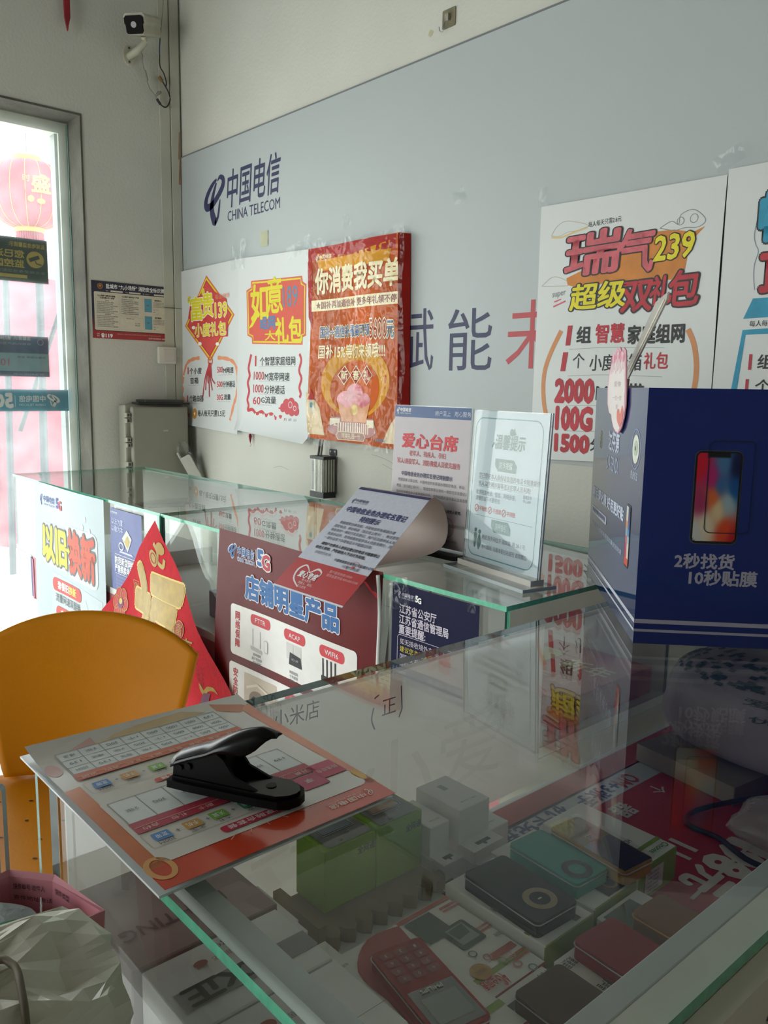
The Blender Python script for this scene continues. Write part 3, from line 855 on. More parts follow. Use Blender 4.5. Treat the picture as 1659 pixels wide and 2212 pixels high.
    for z in (1.352, 1.280, 1.198, 1.128):
        s.stroke(smooth2([(2.235, z), (2.35, z + .003), (2.52, z - .002)]), .0012, GRN, 1)
poster('promotion_poster', 'large hand-lettered white poster with pink and yellow title above the blue box', 2.117, 2.654, 1.036, 1.744, PAPER, draw4, skirt=[(2.116, 1.042), (2.652, 1.060), (2.655, 1.741), (2.117, 1.747)], tapes=((2.125, 1.77, 0.035, 0.05, 0.1), (2.66, 1.775, 0.07, 0.04, 0.4)), amp=0.003, lift=0.010)
CYM = M('marker_cyan', '#2f93b4', 0.6, var=0.1, scale=30)
def draw5(s):
    s.text('畅', 2.742, 2.83, 1.632, .105, CYM, 4, off=.045, out=BLK, outoff=.085); s.text('享', 2.84, 2.93, 1.632, .105, CYM, 4, off=.045, out=BLK, outoff=.085)
    s.text('顶', 2.752, 2.84, 1.510, .09, RM2, 4, off=.045, out=BLK, outoff=.085)
    s.stroke(smooth2([(2.738, 1.655), (2.730, 1.60), (2.735, 1.575), (2.742, 1.56), (2.735, 1.53), (2.736, 1.50), (2.74, 1.475)]), .0014, ink('#7d8b99'), 2)
    s.poly([(2.719, 1.411), (2.738, 1.456), (2.92, 1.456), (2.92, 1.415)], CYM, 1)
    s.text('每人每天只需3.3元', 2.735, 2.85, 1.399, .014, BLK, 2)
    s.stroke([(2.9, 1.383), (2.724, 1.380), (2.712, 1.25), (2.70, 1.10)], .014, CYM, 1)
    s.rect(2.741, 1.294, 2.748, 1.330, RM2, 2); s.rect(2.738, 1.235, 2.745, 1.273, RM2, 2)
    s.text('组', 2.762, 2.796, 1.312, .033, BLK, 2, off=.02); s.text('个', 2.761, 2.796, 1.256, .033, BLK, 2, off=.01)
poster('promotion_poster', 'hand-lettered white poster with cyan title cut off at the right edge', 2.658, 3.185, 1.04, 1.752, PAPER, draw5, amp=0.003, lift=0.010)

# ------------------------------------------------------------------ things on the left wall and in the corner
LW = frame((0.0006, 0, 0), (0, 1, 0), (0, 0, 1))
t = thing('fire_safety_sign', 'navy and red fire safety board with number 119 on the left wall', 'sign', (0, -0.26, 1.43))
g = G(); g.box((0.0001, -0.440, 1.436), (0.003, -0.079, 1.684), ink('#2a2a40', 0.4)); g.build('board', t)
s = S(frame((0.0032, 0, 0), (0, 1, 0), (0, 0, 1)), eps=0.0003)
s.rect(-.440, 1.436, -.079, 1.469, ink('#a63236', 0.4), 1)
for k in range(6):
    s.rect(-.440, 1.469 + .012 * k, -.431, 1.481 + .012 * k, ink(['#8f2f36', '#7c2d37', '#672b39', '#532a3b', '#402a3d', '#332a3f'][k], 0.4), 1)
    s.rect(-.089, 1.469 + .012 * k, -.079, 1.481 + .012 * k, ink(['#8f2f36', '#7c2d37', '#672b39', '#532a3b', '#402a3d', '#332a3f'][k], 0.4), 1)
s.rrect(-.431, 1.472, -.090, 1.637, .006, ink('#d6d0bd', 0.5), 2)
s.text('盐城市 “九小场所” 消防安全标识牌', -.375, -.098, 1.664, .021, WHT, 2, off=.02)
s.disc(-.402, 1.662, .013, ink('#6f3a30', 0.4), 2); s.ring(-.402, 1.662, .011, .002, ink('#b98a4a', 0.4), 3); s.disc(-.402, 1.663, .005, ink('#b98a4a', 0.4), 3)
for a, b in ((-.355, -.298), (-.268, -.213), (-.148, -.096)):
    s.rect(a, 1.6405, b, 1.647, ink('#d6d0bd'), 2)
for u, tt in ((-.377, '单位:'), (-.285, '地址:'), (-.203, '第一责任人:')):
    s.line(tt, u, 1.641, .006, ink('#c9c9d0'), 2)
BX = ink('#a8a294')
for a, b, c, d in ((-.424, 1.479, -.317, 1.630), (-.312, 1.541, -.204, 1.630), (-.312, 1.479, -.204, 1.535), (-.199, 1.557, -.097, 1.630), (-.199, 1.479, -.097, 1.551)):
    s.orect(a, b, c, d, .0007, BX, 3)
s.line('“九小场所”消防安全管理', -.418, 1.618, .0075, BLK, 3, off=.03, sx=.95); s.line('“三自主两公开一承诺”', -.408, 1.609, .0075, BLK, 3, off=.03, sx=.9)
for k in range(16):
    if k in (0, 8):
        s.line('三自主' if k == 0 else '公开承诺', -.383, 1.599 - .0075 * k, .006, BLK, 3)
        continue
    s.line(['自主评估风险自主检查安全自主整改隐患', '向社会公开消防安全责任人管理人', '公开承诺严格落实消防安全责任'][k % 3], -.420, 1.599 - .0075 * k, .0052, GREY, 3, sx=.95)
s.line('“九小场所”消防安全“八严禁”', -.305, 1.621, .0065, BLK, 3, off=.03, sx=.95)
for k in range(9):
    s.line(['严禁违规用火用电用气', '严禁占用堵塞疏散通道安全出口', '严禁违规住人储存易燃可燃物品'][k % 3], -.308, 1.610 - .0078 * k, .0055, GREY, 3)
s.line('消防监督二维码', -.285, 1.527, .005, GREY, 3); s.line('九小场所', -.245, 1.507, .006, GREY, 3); s.line('消防监督', -.245, 1.498, .006, GREY, 3)
for z, nm in ((1.594, '消防责任人'), (1.516, '消防管理人')):
    s.rect(-.196, z - .030, -.160, z + .030, ink('#5c9db4', 0.5), 3); s.text('照片', -.184, -.173, z, .006, BLK, 4)
    s.line(nm, -.147, z + .022, .0068, BLK, 3, off=.03)
    for k in range(4):
        s.line('对本单位消防安全工作负责', -.154, z + .013 - .0065 * k, .0046, GREY, 3)
    s.line('姓名: 王 宇', -.154, z - .020, .0052, GREY, 3); s.line('电话: _______', -.154, z - .030, .0052, GREY, 3)
s.text('119', -.383, -.352, 1.449, .015, WHT, 3, off=.05); s.line('火警', -.424, 1.453, .006, WHT, 3); s.line('电话', -.424, 1.444, .006, WHT, 3)
s.disc(-.396, 1.446, .007, WHT, 3); s.stroke(smooth2([(-.404, 1.452), (-.396, 1.457), (-.388, 1.452)]), .004, WHT, 3)
s.line('消防安全人人有责 发现火灾隐患请及时拨打举报电话 共同维护消防安全环境', -.330, 1.456, .0058, ink('#d9a0a0'), 3, sx=1.0); s.line('盐城市消防救援支队 监制', -.180, 1.443, .007, WHT, 3, sx=.95)
s.build('printed_face', t)

t = thing('light_switch', 'white wall light switch below the fire safety sign', 'switch', (0, -0.097, 1.33))
SW = M('switch_white', '#d8d6cb', 0.4, var=0.03)
g = G(); g.box((0.0127, -0.142, 1.333), (0.026, -0.053, 1.411), SW); g.box((0.0, -0.138, 1.337), (0.0128, -0.057, 1.407), SW); g.build('housing', t, bevel=0.003)
g = G(); g.box((0.026, -0.118, 1.345), (0.029, -0.064, 1.400), M('switch_rocker', '#cfcdc0', 0.35)); g.build('rocker', t, bevel=0.002)

t = thing('electrical_box', 'grey hinged electrical cabinet mounted low in the room corner', 'electrical box', (0.1, -0.2, 0.62))
EB = M('cabinet_grey', '#8d8b7d', 0.55, var=0.04, scale=5)
EB2 = M('cabinet_rim_grey', '#9c9a8c', 0.5, var=0.04)
g = G(); g.box((0.013, -0.342, 0.62), (0.085, -0.046, 1.146), EB2); g.build('body', t, bevel=0.008)
g = G(); g.box((0.087, -0.322, 0.63), (0.118, -0.045, 1.138), EB); eb_door = g.build('door', t, bevel=0.01, seg=3)
for z in (1.10, 1.075, 0.99, 0.965, 0.88, 0.855):
    g = G(); g.box((0.080, -0.346, z - .010), (0.112, -0.328, z + .010), EB2); g.box((0.1125, -0.342, z - .006), (0.114, -0.333, z + .006), ink('#3b3a36')); g.build('hinge', eb_door, bevel=0.002)
g = G(); g.box((0.1181, -0.175, 1.024), (0.1188, -0.150, 1.031), ink('#b9a49a')); g.build('paper_label', t)
t = thing('flat_tablet', 'flat black folder lying on top of the grey electrical cabinet', 'folder', (0.06, -0.15, 1.147))
g = G()
g.prism([(0.012, -0.275), (0.10, -0.285), (0.16, -0.06), (0.02, -0.05)], 1.1475, 1.156, M('dark_cover', '#2d2d2c', 0.3))
g.build('lower_cover', t, bevel=0.002)
g = G(); g.prism([(0.012, -0.255), (0.10, -0.25), (0.15, -0.085), (0.02, -0.075)], 1.1565, 1.168, M('dark_cover2', '#3a3a37', 0.5)); g.build('upper_cover', t, bevel=0.003)

t = thing('power_strip', 'white power strip leaning in a clear bag in the corner behind the counter', 'power strip', (0.13, -0.06, 0.70))
SWH = M('strip_white', '#c9c6bb', 0.4)
def onstrip():
    a, b = Vector((0.140, -0.118, 0.925)), Vector((0.205, -0.03, 0.72))
    d = (b - a).normalized()
    w_ = Vector((0.55, 0.75, 0.25)); w_ = (w_ - d * w_.dot(d)).normalized()
    return a, d, w_, d.cross(w_)
a_, d_, w_, n_ = onstrip()
fn = lambda u, v, h: a_ + d_ * u + w_ * v - n_ * h
g = G(); g.prism(rrpts(0.03, -0.005, 0.26, 0.045, .006), 0, 0.025, SWH, fn=fn); g.prism([(0, -.005), (.03, -.005), (.03, .001), (0, .001)], 0, .02, SWH, fn=fn); g.build('body', t, bevel=0.001)
for k in range(3):
    g = G(); g.prism(rrpts(.045 + .065 * k, .004, .095 + .065 * k, .036, .004), .0251, .027, M('socket_grey', '#a3a198', 0.5), fn=fn)
    for q in (0, 1):
        g.prism([(.055 + .065 * k, .010 + .016 * q), (.085 + .065 * k, .010 + .016 * q), (.085 + .065 * k, .014 + .016 * q), (.055 + .065 * k, .014 + .016 * q)], .0271, .0275, ink('#4a4843'), fn=fn)
    g.build('socket', t)
t = thing('plastic_bag', 'thin clear plastic bag around the white power strip in the corner', 'bag', (0.13, -0.06, 0.70))
def sleeve(i, j):
    th = 2 * math.pi * i
    k = 1 + .10 * math.sin(3 * th + 5 * j) + .06 * math.sin(7 * th - 9 * j)
    if j > .9 or j < .02:
        k *= .55
    return fn(-.045 + .285 * j, .020 + .036 * k * math.cos(th), .013 + .024 * k * math.sin(th))
g = G(); g.grid(24, 16, sleeve, FILM); g.build('film', t)

# surveillance camera and its cable
t = thing('security_camera', 'white bullet security camera with black front and loose cables on the left wall', 'camera', (0.0, -0.22, 2.62))
CW = M('camera_white', '#b9b5a3', 0.45, var=0.05)
cx = Vector((0.13, -0.243, 2.732)); cd_ = Vector((0.62, -0.72, -0.30)).normalized()
cs_ = cd_.cross(Vector((0, 0, 1))).normalized(); cu_ = cs_.cross(cd_)
fr_ = lambda u, v, h: cx + cs_ * u + cu_ * v + cd_ * h
sh = [(-.032, -.036), (.032, -.036), (.038, -.028), (.038, .0), (.043, .005), (.043, .026), (.034, .036), (-.034, .036), (-.043, .026), (-.043, .005), (-.038, .0), (-.038, -.028)]
g = G(); g.prism(sh, -.13, .055, CW, fn=fr_); g.build('body', t, bevel=0.006)
g = G(); g.prism([(p[0] * 1.08, p[1] * 1.08 + .004) for p in sh if p[1] >= 0] , -.12, .054, CW, fn=fr_); g.build('hood', t, bevel=0.003)
g = G(); g.prism([(p[0] * .93, p[1] * .93) for p in sh], .0552, .066, M('camera_face', '#0a0808', 0.5, spec=.1), fn=fr_); cam_win = g.build('front_window', t, bevel=0.003)
g = G(); g.tube([fr_(0, 0, .0662), fr_(0, 0, .0675)], .012, M('camera_lens', '#1a0f0f', 0.1), 16); g.build('lens', cam_win)
g = G(); g.tube([fr_(0, -.036, -.02), fr_(0, -.055, -.03)], .012, CW, 12); g.tube([fr_(0, -.055, -.03), Vector((0.095, -0.236, 2.648)), Vector((0.012, -0.240, 2.645))], [.016, .016, .014], CW, 12); g.build('bracket', t)
g = G(); g.prism([(.026 * math.cos(k * .3927), .040 * math.sin(k * .3927)) for k in range(16)], 0, .012, CW, fn=lambda u, v, h: Vector((h + .0005, -0.240 + u, 2.650 + v)))
for v in (-.028, .028):
    g.tube([(.0125, -.240, 2.65 + v), (.0145, -.240, 2.65 + v)], .005, ink('#55524a'), 10)
g.build('wall_plate', t)
CG, CB = M('cable_grey', '#98968a', 0.5), M('cable_black', '#25231f', 0.5)
X0 = 0.024
def cab(pts, r, m): 
    return smooth2([(X0 + (0 if len(q) < 3 else q[2]), q[0], q[1]) for q in pts])
g = G(); g.tube(cab([(-.222, 2.650, .05), (-.196, 2.655, .02), (-.185, 2.625), (-.174, 2.587), (-.159, 2.537), (-.131, 2.506), (-.118, 2.49)], 0, 0), .0035, CG, 6)
g.tube(cab([(-.176, 2.60), (-.166, 2.56)], 0, 0), .007, CG, 8); g.tube([(X0, -.128, 2.505), (X0, -.112, 2.522), (X0, -.10, 2.528)], [.003, .008, .005], CG, 8); g.build('grey_cable', t, label='thin grey cable')
g = G(); g.tube([(X0, -.121, 2.495), (X0, -.104, 2.475)], .006, CB, 8); g.tube(cab([(-.104, 2.475), (-.085, 2.468), (-.068, 2.478), (-.056, 2.511), (-.066, 2.54), (-.080, 2.560), (-.092, 2.575)], 0, 0), .003, CB, 6); g.build('black_cable', t, label='black looped cable')
g = G(); g.tube([(X0, -.092, 2.575), (X0, -.108, 2.592)], .007, M('brass_plug', '#8a6636', 0.4, metal=.6), 8); g.build('brass_plug', t)
g = G(); g.tube(cab([(-.060, 3.25), (-.078, 2.95), (-.083, 2.874), (-.099, 2.751)], 0, 0), .0025, CG, 6); g.tube(cab([(-.099, 2.751), (-.103, 2.71), (-.103, 2.68)], 0, 0), .0035, ink('#3f5573'), 6); g.tube(cab([(-.103, 2.68), (-.102, 2.635), (-.084, 2.609), (-.073, 2.574), (-.076, 2.557)], 0, 0), .003, CB, 6); g.build('feed_cable', t, label='grey and blue wire from above')

g = G()
RT = M('tassel_red', '#8f1f2c', 0.8, var=.2)
g.prism([(-.524, 2.95), (-.498, 2.95), (-.500, 2.72), (-.508, 2.69), (-.511, 2.668), (-.516, 2.69), (-.522, 2.72)], 0, .012, RT, fn=lambda u, v, h: Vector((.02 + h, u, v)))
g.tube([(.026, -.511, 2.95), (.026, -.511, 3.3)], .003, RT, 6)
tag(g.build('red_tassel'), 'dark red ribbon tassel hanging from the ceiling above the window', 'tassel')

t = thing('wall_hook_plate', 'square brown adhesive hook plate high on the back wall', 'hook', (1.717, 0, 2.34))
HP = M('hook_plate', '#7d7660', 0.35, var=.1)
BW = 0.007
g = G(); g.prism(rrpts(1.690, 2.334, 1.745, 2.388, .004), .0001, .003, HP, fn=lambda u, v, h: Vector((u, BW - h, v))); g.build('plate', t)
g = G(); g.box((1.708, BW - .013, 2.352), (1.724, BW - .0031, 2.372), M('hook_clear', '#9b968a', 0.15)); g.tube([(1.712, BW - .012, 2.355), (1.708, BW - .014, 2.345), (1.708, BW - .016, 2.332)], .0014, STEEL, 6); g.build('hook_block', t, bevel=.002)
g = G(); g.tube(smooth2([(1.685, BW - .012, 2.342), (1.690, BW - .014, 2.330), (1.700, BW - .014, 2.323), (1.709, BW - .014, 2.329), (1.711, BW - .013, 2.345)]), .0013, STEEL, 6); g.build('wire_loop', t)
g = G(); g.disc = None
s = S(frame((0, BW - .0008, 0), (1, 0, 0), (0, 0, 1)), eps=.0003); s.poly([(1.627, 2.342), (1.634, 2.352), (1.642, 2.350), (1.649, 2.343), (1.645, 2.335), (1.636, 2.330), (1.628, 2.336)], ink('#b7b391'), 0)
tag(s.build('glue_residue'), 'small yellow glue stain on the wall left of the hook plate', 'stain')
g = G(); g.lathe([(0, .012), (.006, .010), (.007, 0), (.003, -.02), (0, -.03)], (.590, -.006, 1.022), RT, 10); g.tube(smooth2([(.592, -.006, .995), (.598, -.008, .985), (.588, -.008, .98)]), .0008, ink('#6b4b45'), 5)
tag(g.build('red_ornament'), 'tiny red ornament hanging below the gap between the two left posters', 'ornament')

# LED power supply
t = thing('power_supply', 'silver finned power supply with black ends screwed to the back wall', 'power supply', (1.18, -.03, .80))
AL = M('anodised_aluminium', '#c2c2b9', 0.35, metal=.5, var=.08)
BKP = M('black_end_cap', '#17181a', 0.4)
g = G(); g.box((1.10, -.056, .845), (1.178, -.004, .968), AL); 
for k in range(7):
    g.box((1.125 + .0075 * k, -.060, .845), (1.1285 + .0075 * k, -.0561, .968), AL)
for k in range(4):
    g.box((1.1781, -.050 + .012 * k, .845), (1.183, -.045 + .012 * k, .968), AL)
g.T = Matrix.Translation((1.105, 0, .907)) @ Matrix.Scale(1.35, 4) @ Matrix.Translation((-1.105, 0, -.907)) if False else None
g.build('finned_body', t)
g = G(); g.box((1.097, -.062, .968), (1.186, -.003, .980), BKP); g.build('top_cap', t, bevel=.002)
g = G(); g.box((1.097, -.062, .822), (1.186, -.003, .845), BKP); g.build('bottom_cap', t, bevel=.002)
g = G(); g.prism(rrpts(1.135, .980, 1.178, 1.005, .006), 0, .003, BKP, fn=lambda u, v, h: Vector((u, .006 - h, v)))
for u in (1.143, 1.170):
    g.tube([(u, .0029, .996), (u, .0022, .996)], .0035, ink('#c9c9c2'), 10)
g.build('mounting_tab', t)
s = S(frame((0, -.0562, 0), (1, 0, 0), (0, 0, 1))); s.rect(1.101, .85, 1.122, .965, ink('#b7b8b4'), 0)
for k in range(7):
    s.line('LED POWER SUPPLY', 1.104, .957 - .006 * k, .003, GREY, 1, sx=.5)
s.build('rating_label', t)
g = G(); g.tube([(1.112, -.03, .98), (1.112, -.02, 1.04)], .006, CB, 8); g.tube([(1.124, -.03, .98), (1.124, -.02, 1.04)], .005, CG, 8); g.build('lead', t)

# pencil scribbles on the bare wall
s = S(frame((0, .0064, 0), (1, 0, 0), (0, 0, 1)), eps=.0002)
PC = ink('#9b9a92')
for p in ([(2.31, .62), (2.33, .72), (2.35, .80)], [(2.36, .60), (2.385, .72), (2.41, .79)], [(2.40, .61), (2.44, .72), (2.50, .78)], [(2.46, .60), (2.50, .70), (2.55, .75)], [(1.38, 1.0), (1.45, .99), (1.52, .97)], [(1.44, .97), (1.53, .945)], [(.75, .90), (.80, .91), (.86, .90)]):
    s.stroke(smooth2(p), .0016, PC, 0)
s.line('777', 2.36, .655, .02, PC, 0)
s.build('pencil_marks', bpy.data.objects['wall_back'])

# ------------------------------------------------------------------ display counters along the back wall
TOP = 0.92
PINKB = M('counter_base_rose', '#b36a70', 0.4, var=.08)
WB = M('counter_board_white', '#dcdbd0', 0.45, var=.03)
SHELF = M('counter_shelf_white', '#e2e3df', 0.5, var=.03)
def counter(label, x0, x1, y0, y1, left_end=True, right_end=True):
    t = thing('display_counter', label, 'display counter', ((x0 + x1) / 2, (y0 + y1) / 2, 0), 'glass display counters')
    g = G(); g.box((x0, y0, TOP - .008), (x1, y1, TOP), GLASS, front=EDGE, back=EDGE, left=EDGE, right=EDGE); g.build('glass_top', t)
    g = G(); g.box((x0 + .004, y0 + .002, .67), (x1 - .004, y0 + .008, TOP - .0085), GLASSV, left=EDGED, right=EDGED); g.build('front_glass', t)
    if left_end:
        g = G(); g.box((x0, y0 + .0085, .67), (x0 + .006, y1 - .012, TOP - .0085), GLASS, front=EDGED, back=EDGED); g.build('end_glass', t)
    if right_end:
        g = G(); g.box((x1 - .006, y0 + .0085, .67), (x1, y1 - .012, TOP - .0085), GLASS, front=EDGE, back=EDGED); g.build('end_glass', t)
    g = G(); g.box((x0 + .002, y1 - .012, .67), (x1 - .002, y1 - .004, TOP - .0085), WB); g.build('back_board', t)
    g = G(); g.box((x0, y0 + .001, .652), (x1, y1, .6695), SHELF); g.build('shelf_board', t)
    g = G(); g.box((x0, y0, .505), (x1, y1, .6515), WB, front=PINKB); g.box((x0, y0 - .001, .505), (x0 + .16, y0, .655), WB); g.build('base_rail', t)
    g = G(); g.box((x0 + .05, y0 + .05, 0.04), (x1 - .03, y1 - .02, .505), WB); g.box((x0 + .07, y0 + .08, 0), (x1 - .07, y1 - .05, .04), ink('#3c3c3c')); g.build('base_cabinet', t)
    return t
c1 = counter('glass display counter in the far left half of the row, trade-in poster on its front', .623, 1.7465, -1.0, -.507)
s = S(frame((.623, -1.0015, 0), (1, 0, 0), (0, 0, 1)))
s.rect(.150, .512, .163, .65, ink('#35507f'), 1); s.rect(.163, .505, .176, .645, ink('#c0607e'), 1); s.build('base_print', c1, label='blue and pink strip')
c2 = counter('glass display counter in the near right half of the row, maroon poster on its front', 1.7495, 2.87, -1.0, -.507)
g = G(); g.box((1.742, -1.0055, .80), (1.754, -1.0005, .915), EDGE); g.build('joint_strip', c2)

# goods inside these counters
def carton(name, label, x0, x1, y0, y1, z0, z1, m, cat='box', group=None, draw=None, **sides):
    t = thing(name, label, cat, ((x0 + x1) / 2, (y0 + y1) / 2, z0), group)
    g = G(); g.box((x0, y0, z0), (x1, y1, z1), m, **sides); g.build('carton', t, bevel=.0012, seg=1)
    if draw:
        draw(t)
    return t
REDB = M('box_red', '#b23a34', 0.4, var=.1)
def rd(t):
    s = S(frame((2.64, -.80, .7225), (1, 0, 0), (0, 1, 0))); s.text('新年', .09, .19, .15, .06, ink('#efd9a0'), 1, off=.02); s.rect(.0, .03, .06, .2, ink('#a8ad55'), 1)
    s.text('小天翼', .02, .17, .06, .04, ink('#d98a6a'), 1); s.build('top_print', t)
carton('gift_box', 'flat red gift box in the right end of the near counter row', 2.63, 2.85, -.82, -.54, .67, .722, REDB, draw=rd)
carton('gift_box', 'red carton standing behind the navy warning card', 2.60, 2.75, -.97, -.86, .67, .735, REDB)
g = G(); g.prism([(2.545, .6705), (2.640, .6705), (2.640, .89), (2.545, .89)], 0, .004, PAPER, fn=lambda u, v, h: Vector((u, -.955 + (v - .67) * .12 - h, v))); 
s = S(lambda u, v, h: Vector((u, -.9595 + (v - .67) * .12 - h, v)))
for k in range(6):
    s.text('家庭安全用网服务协议' if k else '“小翼管家”', 2.562, 2.625, .83 - .014 * k, .008, GREY, 1)
t = thing('leaflet', 'white printed leaflet propped inside the glass beside the maroon poster', 'leaflet', (2.59, -.95, .67))
g.build('paper', t); s.build('printed_text', t)
carton('carton_pale_blue', 'pale blue flat carton on the shelf behind the red fortune cloth', 1.86, 2.12, -.93, -.70, .67, .735, M('box_pale_blue', '#7c9fb8', 0.5), name_ok=None) if False else carton('storage_box', 'pale blue flat carton on the shelf behind the red fortune cloth', 1.86, 2.12, -.93, -.70, .67, .735, M('box_pale_blue', '#7c9fb8', 0.5))
carton('storage_box', 'long white carton on the shelf at the far end of the counter row', .95, 1.30, -.80, -.60, .67, .72, M('box_white', '#dadbd8', 0.5))

# ------------------------------------------------------------------ papers on the front of the counters
def hang(name, label, cat, x0, x1, z0, z1, y, base, draw, amp=.003, lift=.003, thick=.0, group=None, skirt=None, curl=0.0, eps=.0004):
    b = lambda u, v: lift + amp * (1 + math.sin(6 * (u - x0) / (x1 - x0) + 4 * (v - z0) / (z1 - z0))) + curl * max(0, (u - x1 + .03) / .03) ** 2
    t = thing(name, label, cat, ((x0 + x1) / 2, y, z0), group)
    s = S(frame((0, y, 0), (1, 0, 0), (0, 0, 1), b), eps=eps, sub=.05)
    s.poly(skirt or [(x0, z0), (x1, z0), (x1, z1), (x0, z1)], base, 0)
    draw(s)
    s.build('printed_sheet', t)
    return t
TP = M('trade_poster_paper', '#a9b7bd', 0.3, var=.02)
PUR = ink('#5a55a0')
def dtrade(s):
    s.poly([(.95, .28), (1.40, .28), (1.40, .62), (1.0, .64)], ink('#b2bdc1', .3), 1)
    brand(s, .911, 1.106, .864, .036, ink('#3f4a97'), 2, five=(ink('#4a4fa3'), ink('#c4434f')))
    YL, OUTL = ink('#ddd640'), ink('#6e7072')
    for a, b, c, d in ((.912, 1.14, .655, .795), (1.135, 1.375, .645, .81)):
        s.rrect(a, c, b, d, .03, ink('#c2c6c7', .3), 2)
    s.text('以旧', .926, 1.124, .727, .115, YL, 4, off=.05, out=OUTL, outoff=.10); s.text('换新', 1.150, 1.356, .729, .128, ink('#d2573f'), 4, off=.05, out=OUTL, outoff=.10)
    s.poly([(1.118, .738), (1.142, .738), (1.142, .750), (1.168, .730), (1.142, .710), (1.142, .722), (1.118, .722)], OUTL, 6); s.poly([(1.122, .735), (1.145, .735), (1.145, .743), (1.162, .730), (1.145, .717), (1.145, .725), (1.122, .725)], YL, 7)
    s.rrect(.998, .581, 1.235, .624, .02, ink('#cf4a45'), 3); s.text('套餐旧', 1.040, 1.128, .603, .027, WHT, 4, off=.03); s.text('换新', 1.132, 1.192, .603, .027, ink('#e8d86a'), 4, off=.03)
    s.text('流量网速双翻番', 1.019, 1.222, .561, .028, ink('#55585f'), 4)
    s.rrect(1.02, .49, 1.26, .534, .02, ink('#cf4a45'), 3); s.text('存量机换新', 1.06, 1.22, .512, .027, WHT, 4, off=.03)
    for k, (a, b) in enumerate(((1.16, .635), (1.20, .57), (1.27, .60))):
        s.stroke([(a, b), (a + .03, b - .05), (a + .045, b - .09)], .0015, ink('#9aa4ab'), 2)
    for a, b in ((1.29, .845), (1.32, .815), (1.27, .82)):
        s.disc(a, b, .008, ink('#cfe0e8', .2), 2)
hang('trade_poster', 'pale blue trade-in poster with yellow and red title at the far counter front', 'poster', .866, 1.418, .24, .918, -1.003, TP, dtrade, skirt=[(.84, .24), (1.41, .24), (1.425, .65), (1.418, .917), (.866, .919)])
CRD = M('card_blue', '#3f4a93', 0.35)
def dblue(s):
    brand(s, 1.452, 1.495, .888, .009, WHT, 2)
    s.text('以法为度', 1.456, 1.529, .865, .018, ink('#c9cfee'), 2, off=.02); s.text('以稳为本', 1.455, 1.528, .845, .018, ink('#c9cfee'), 2, off=.02)
    s.poly([(1.521, .823), (1.553, .850), (1.583, .828), (1.555, .790)], ink('#d9d9d2'), 2); s.poly([(1.535, .815), (1.555, .835), (1.57, .82), (1.555, .80)], ink('#c9b36a'), 3)
    s.ring(1.515, .800, .014, .004, ink('#e3e3e6'), 3, ry=.010); s.poly([(1.50, .782), (1.59, .782), (1.58, .787), (1.51, .787)], ink('#cfd3ee'), 2)
    s.rect(1.473, .7735, 1.63, .775, WHT, 2); s.text('防范新型网络诈骗', 1.472, 1.635, .758, .022, WHT, 2, off=.03); s.text('严禁倒卖电话卡', 1.470, 1.60, .735, .022, WHT, 2, off=.03); s.rect(1.473, .720, 1.63, .7212, WHT, 2)
    for k in range(4):
        s.line('依法打击治理电信网络诈骗违法犯罪', 1.475, .710 - .010 * k, .006, ink('#aab0dd'), 2)
hang('warning_card', 'violet blue anti-fraud card on the glass right of the trade-in poster', 'card', 1.445, 1.643, .672, .900, -.9995, CRD, dblue, amp=.0003, lift=.0015)

# fortune cloth: a square of red felt hung by one corner
FELT = M('red_felt', '#c40f25', 0.85, var=.08, scale=60, bump=.15, bscale=120)
GLD = M('gold_print', '#a5841f', 0.4, metal=.1, var=.15, scale=50)
GLD2 = M('gold_outline', '#c9a838', 0.35, metal=.1, var=.1)
CFX, CFZ, HF = 1.795, .535, .378
b_ = lambda u, v: .024 + .010 * math.sin(14 * (u - CFX) + 5 * (v - CFZ)) * min(1, (CFZ + HF - v) * 4) + .008 * math.sin(20 * (v - CFZ) - 6 * (u - CFX)) * (1 if v < .85 else .4)
t = thing('fortune_cloth', 'red felt diamond with gold fortune character hung on the counter front', 'hanging', (CFX, -1.02, CFZ - HF))
s = S(frame((0, -1.010, 0), (1, 0, 0), (0, 0, 1), b_), eps=.0005, sub=.04)
s.poly([(CFX, CFZ + HF), (CFX - HF, CFZ + .045), (CFX, CFZ - HF), (CFX + HF * .86, CFZ + .01)], FELT, 0)
s.build('cloth', t)
s = S(frame((0, -1.010, 0), (1, 0, 0), (0, 0, 1), b_), eps=.0005, sub=.03)
s.text('福', 1.625, 1.905, .58, .40, GLD, 2, off=.03, out=GLD2, outoff=.042, skew=.08)
for a, b in ((1.70, .755), (1.74, .72)):
    pass
s.stroke(smooth2([(1.785, .855), (1.80, .835), (1.795, .81), (1.82, .80), (1.83, .82)]), [.012] * 17, GLD, 2); s.disc(1.815, .845, .02, ink('#b08a3a'), 2, ry=.016); s.disc(1.775, .815, .02, GLD, 3, ry=.022); s.ring(1.775, .815, .013, .003, ink('#b3202c'), 4)
s.orect(1.627, .697, 1.660, .732, .002, GLD, 2); s.text('招财', 1.630, 1.657, .715, .026, GLD, 2)
for k in range(6):
    a = k * 1.047
    s.disc(1.557 + .022 * math.cos(a), .655 + .026 * math.sin(a), .016, ink('#c7352f'), 2, ry=.018); s.ring(1.557 + .022 * math.cos(a), .655 + .026 * math.sin(a), .016, .002, GLD, 3, ry=.018)
s.disc(1.557, .655, .014, ink('#7a3a6a'), 4); s.disc(1.557, .66, .008, GLD2, 5)
s.stroke(smooth2([(1.50, .62), (1.52, .60), (1.55, .61), (1.58, .60)]), .005, GLD, 2)
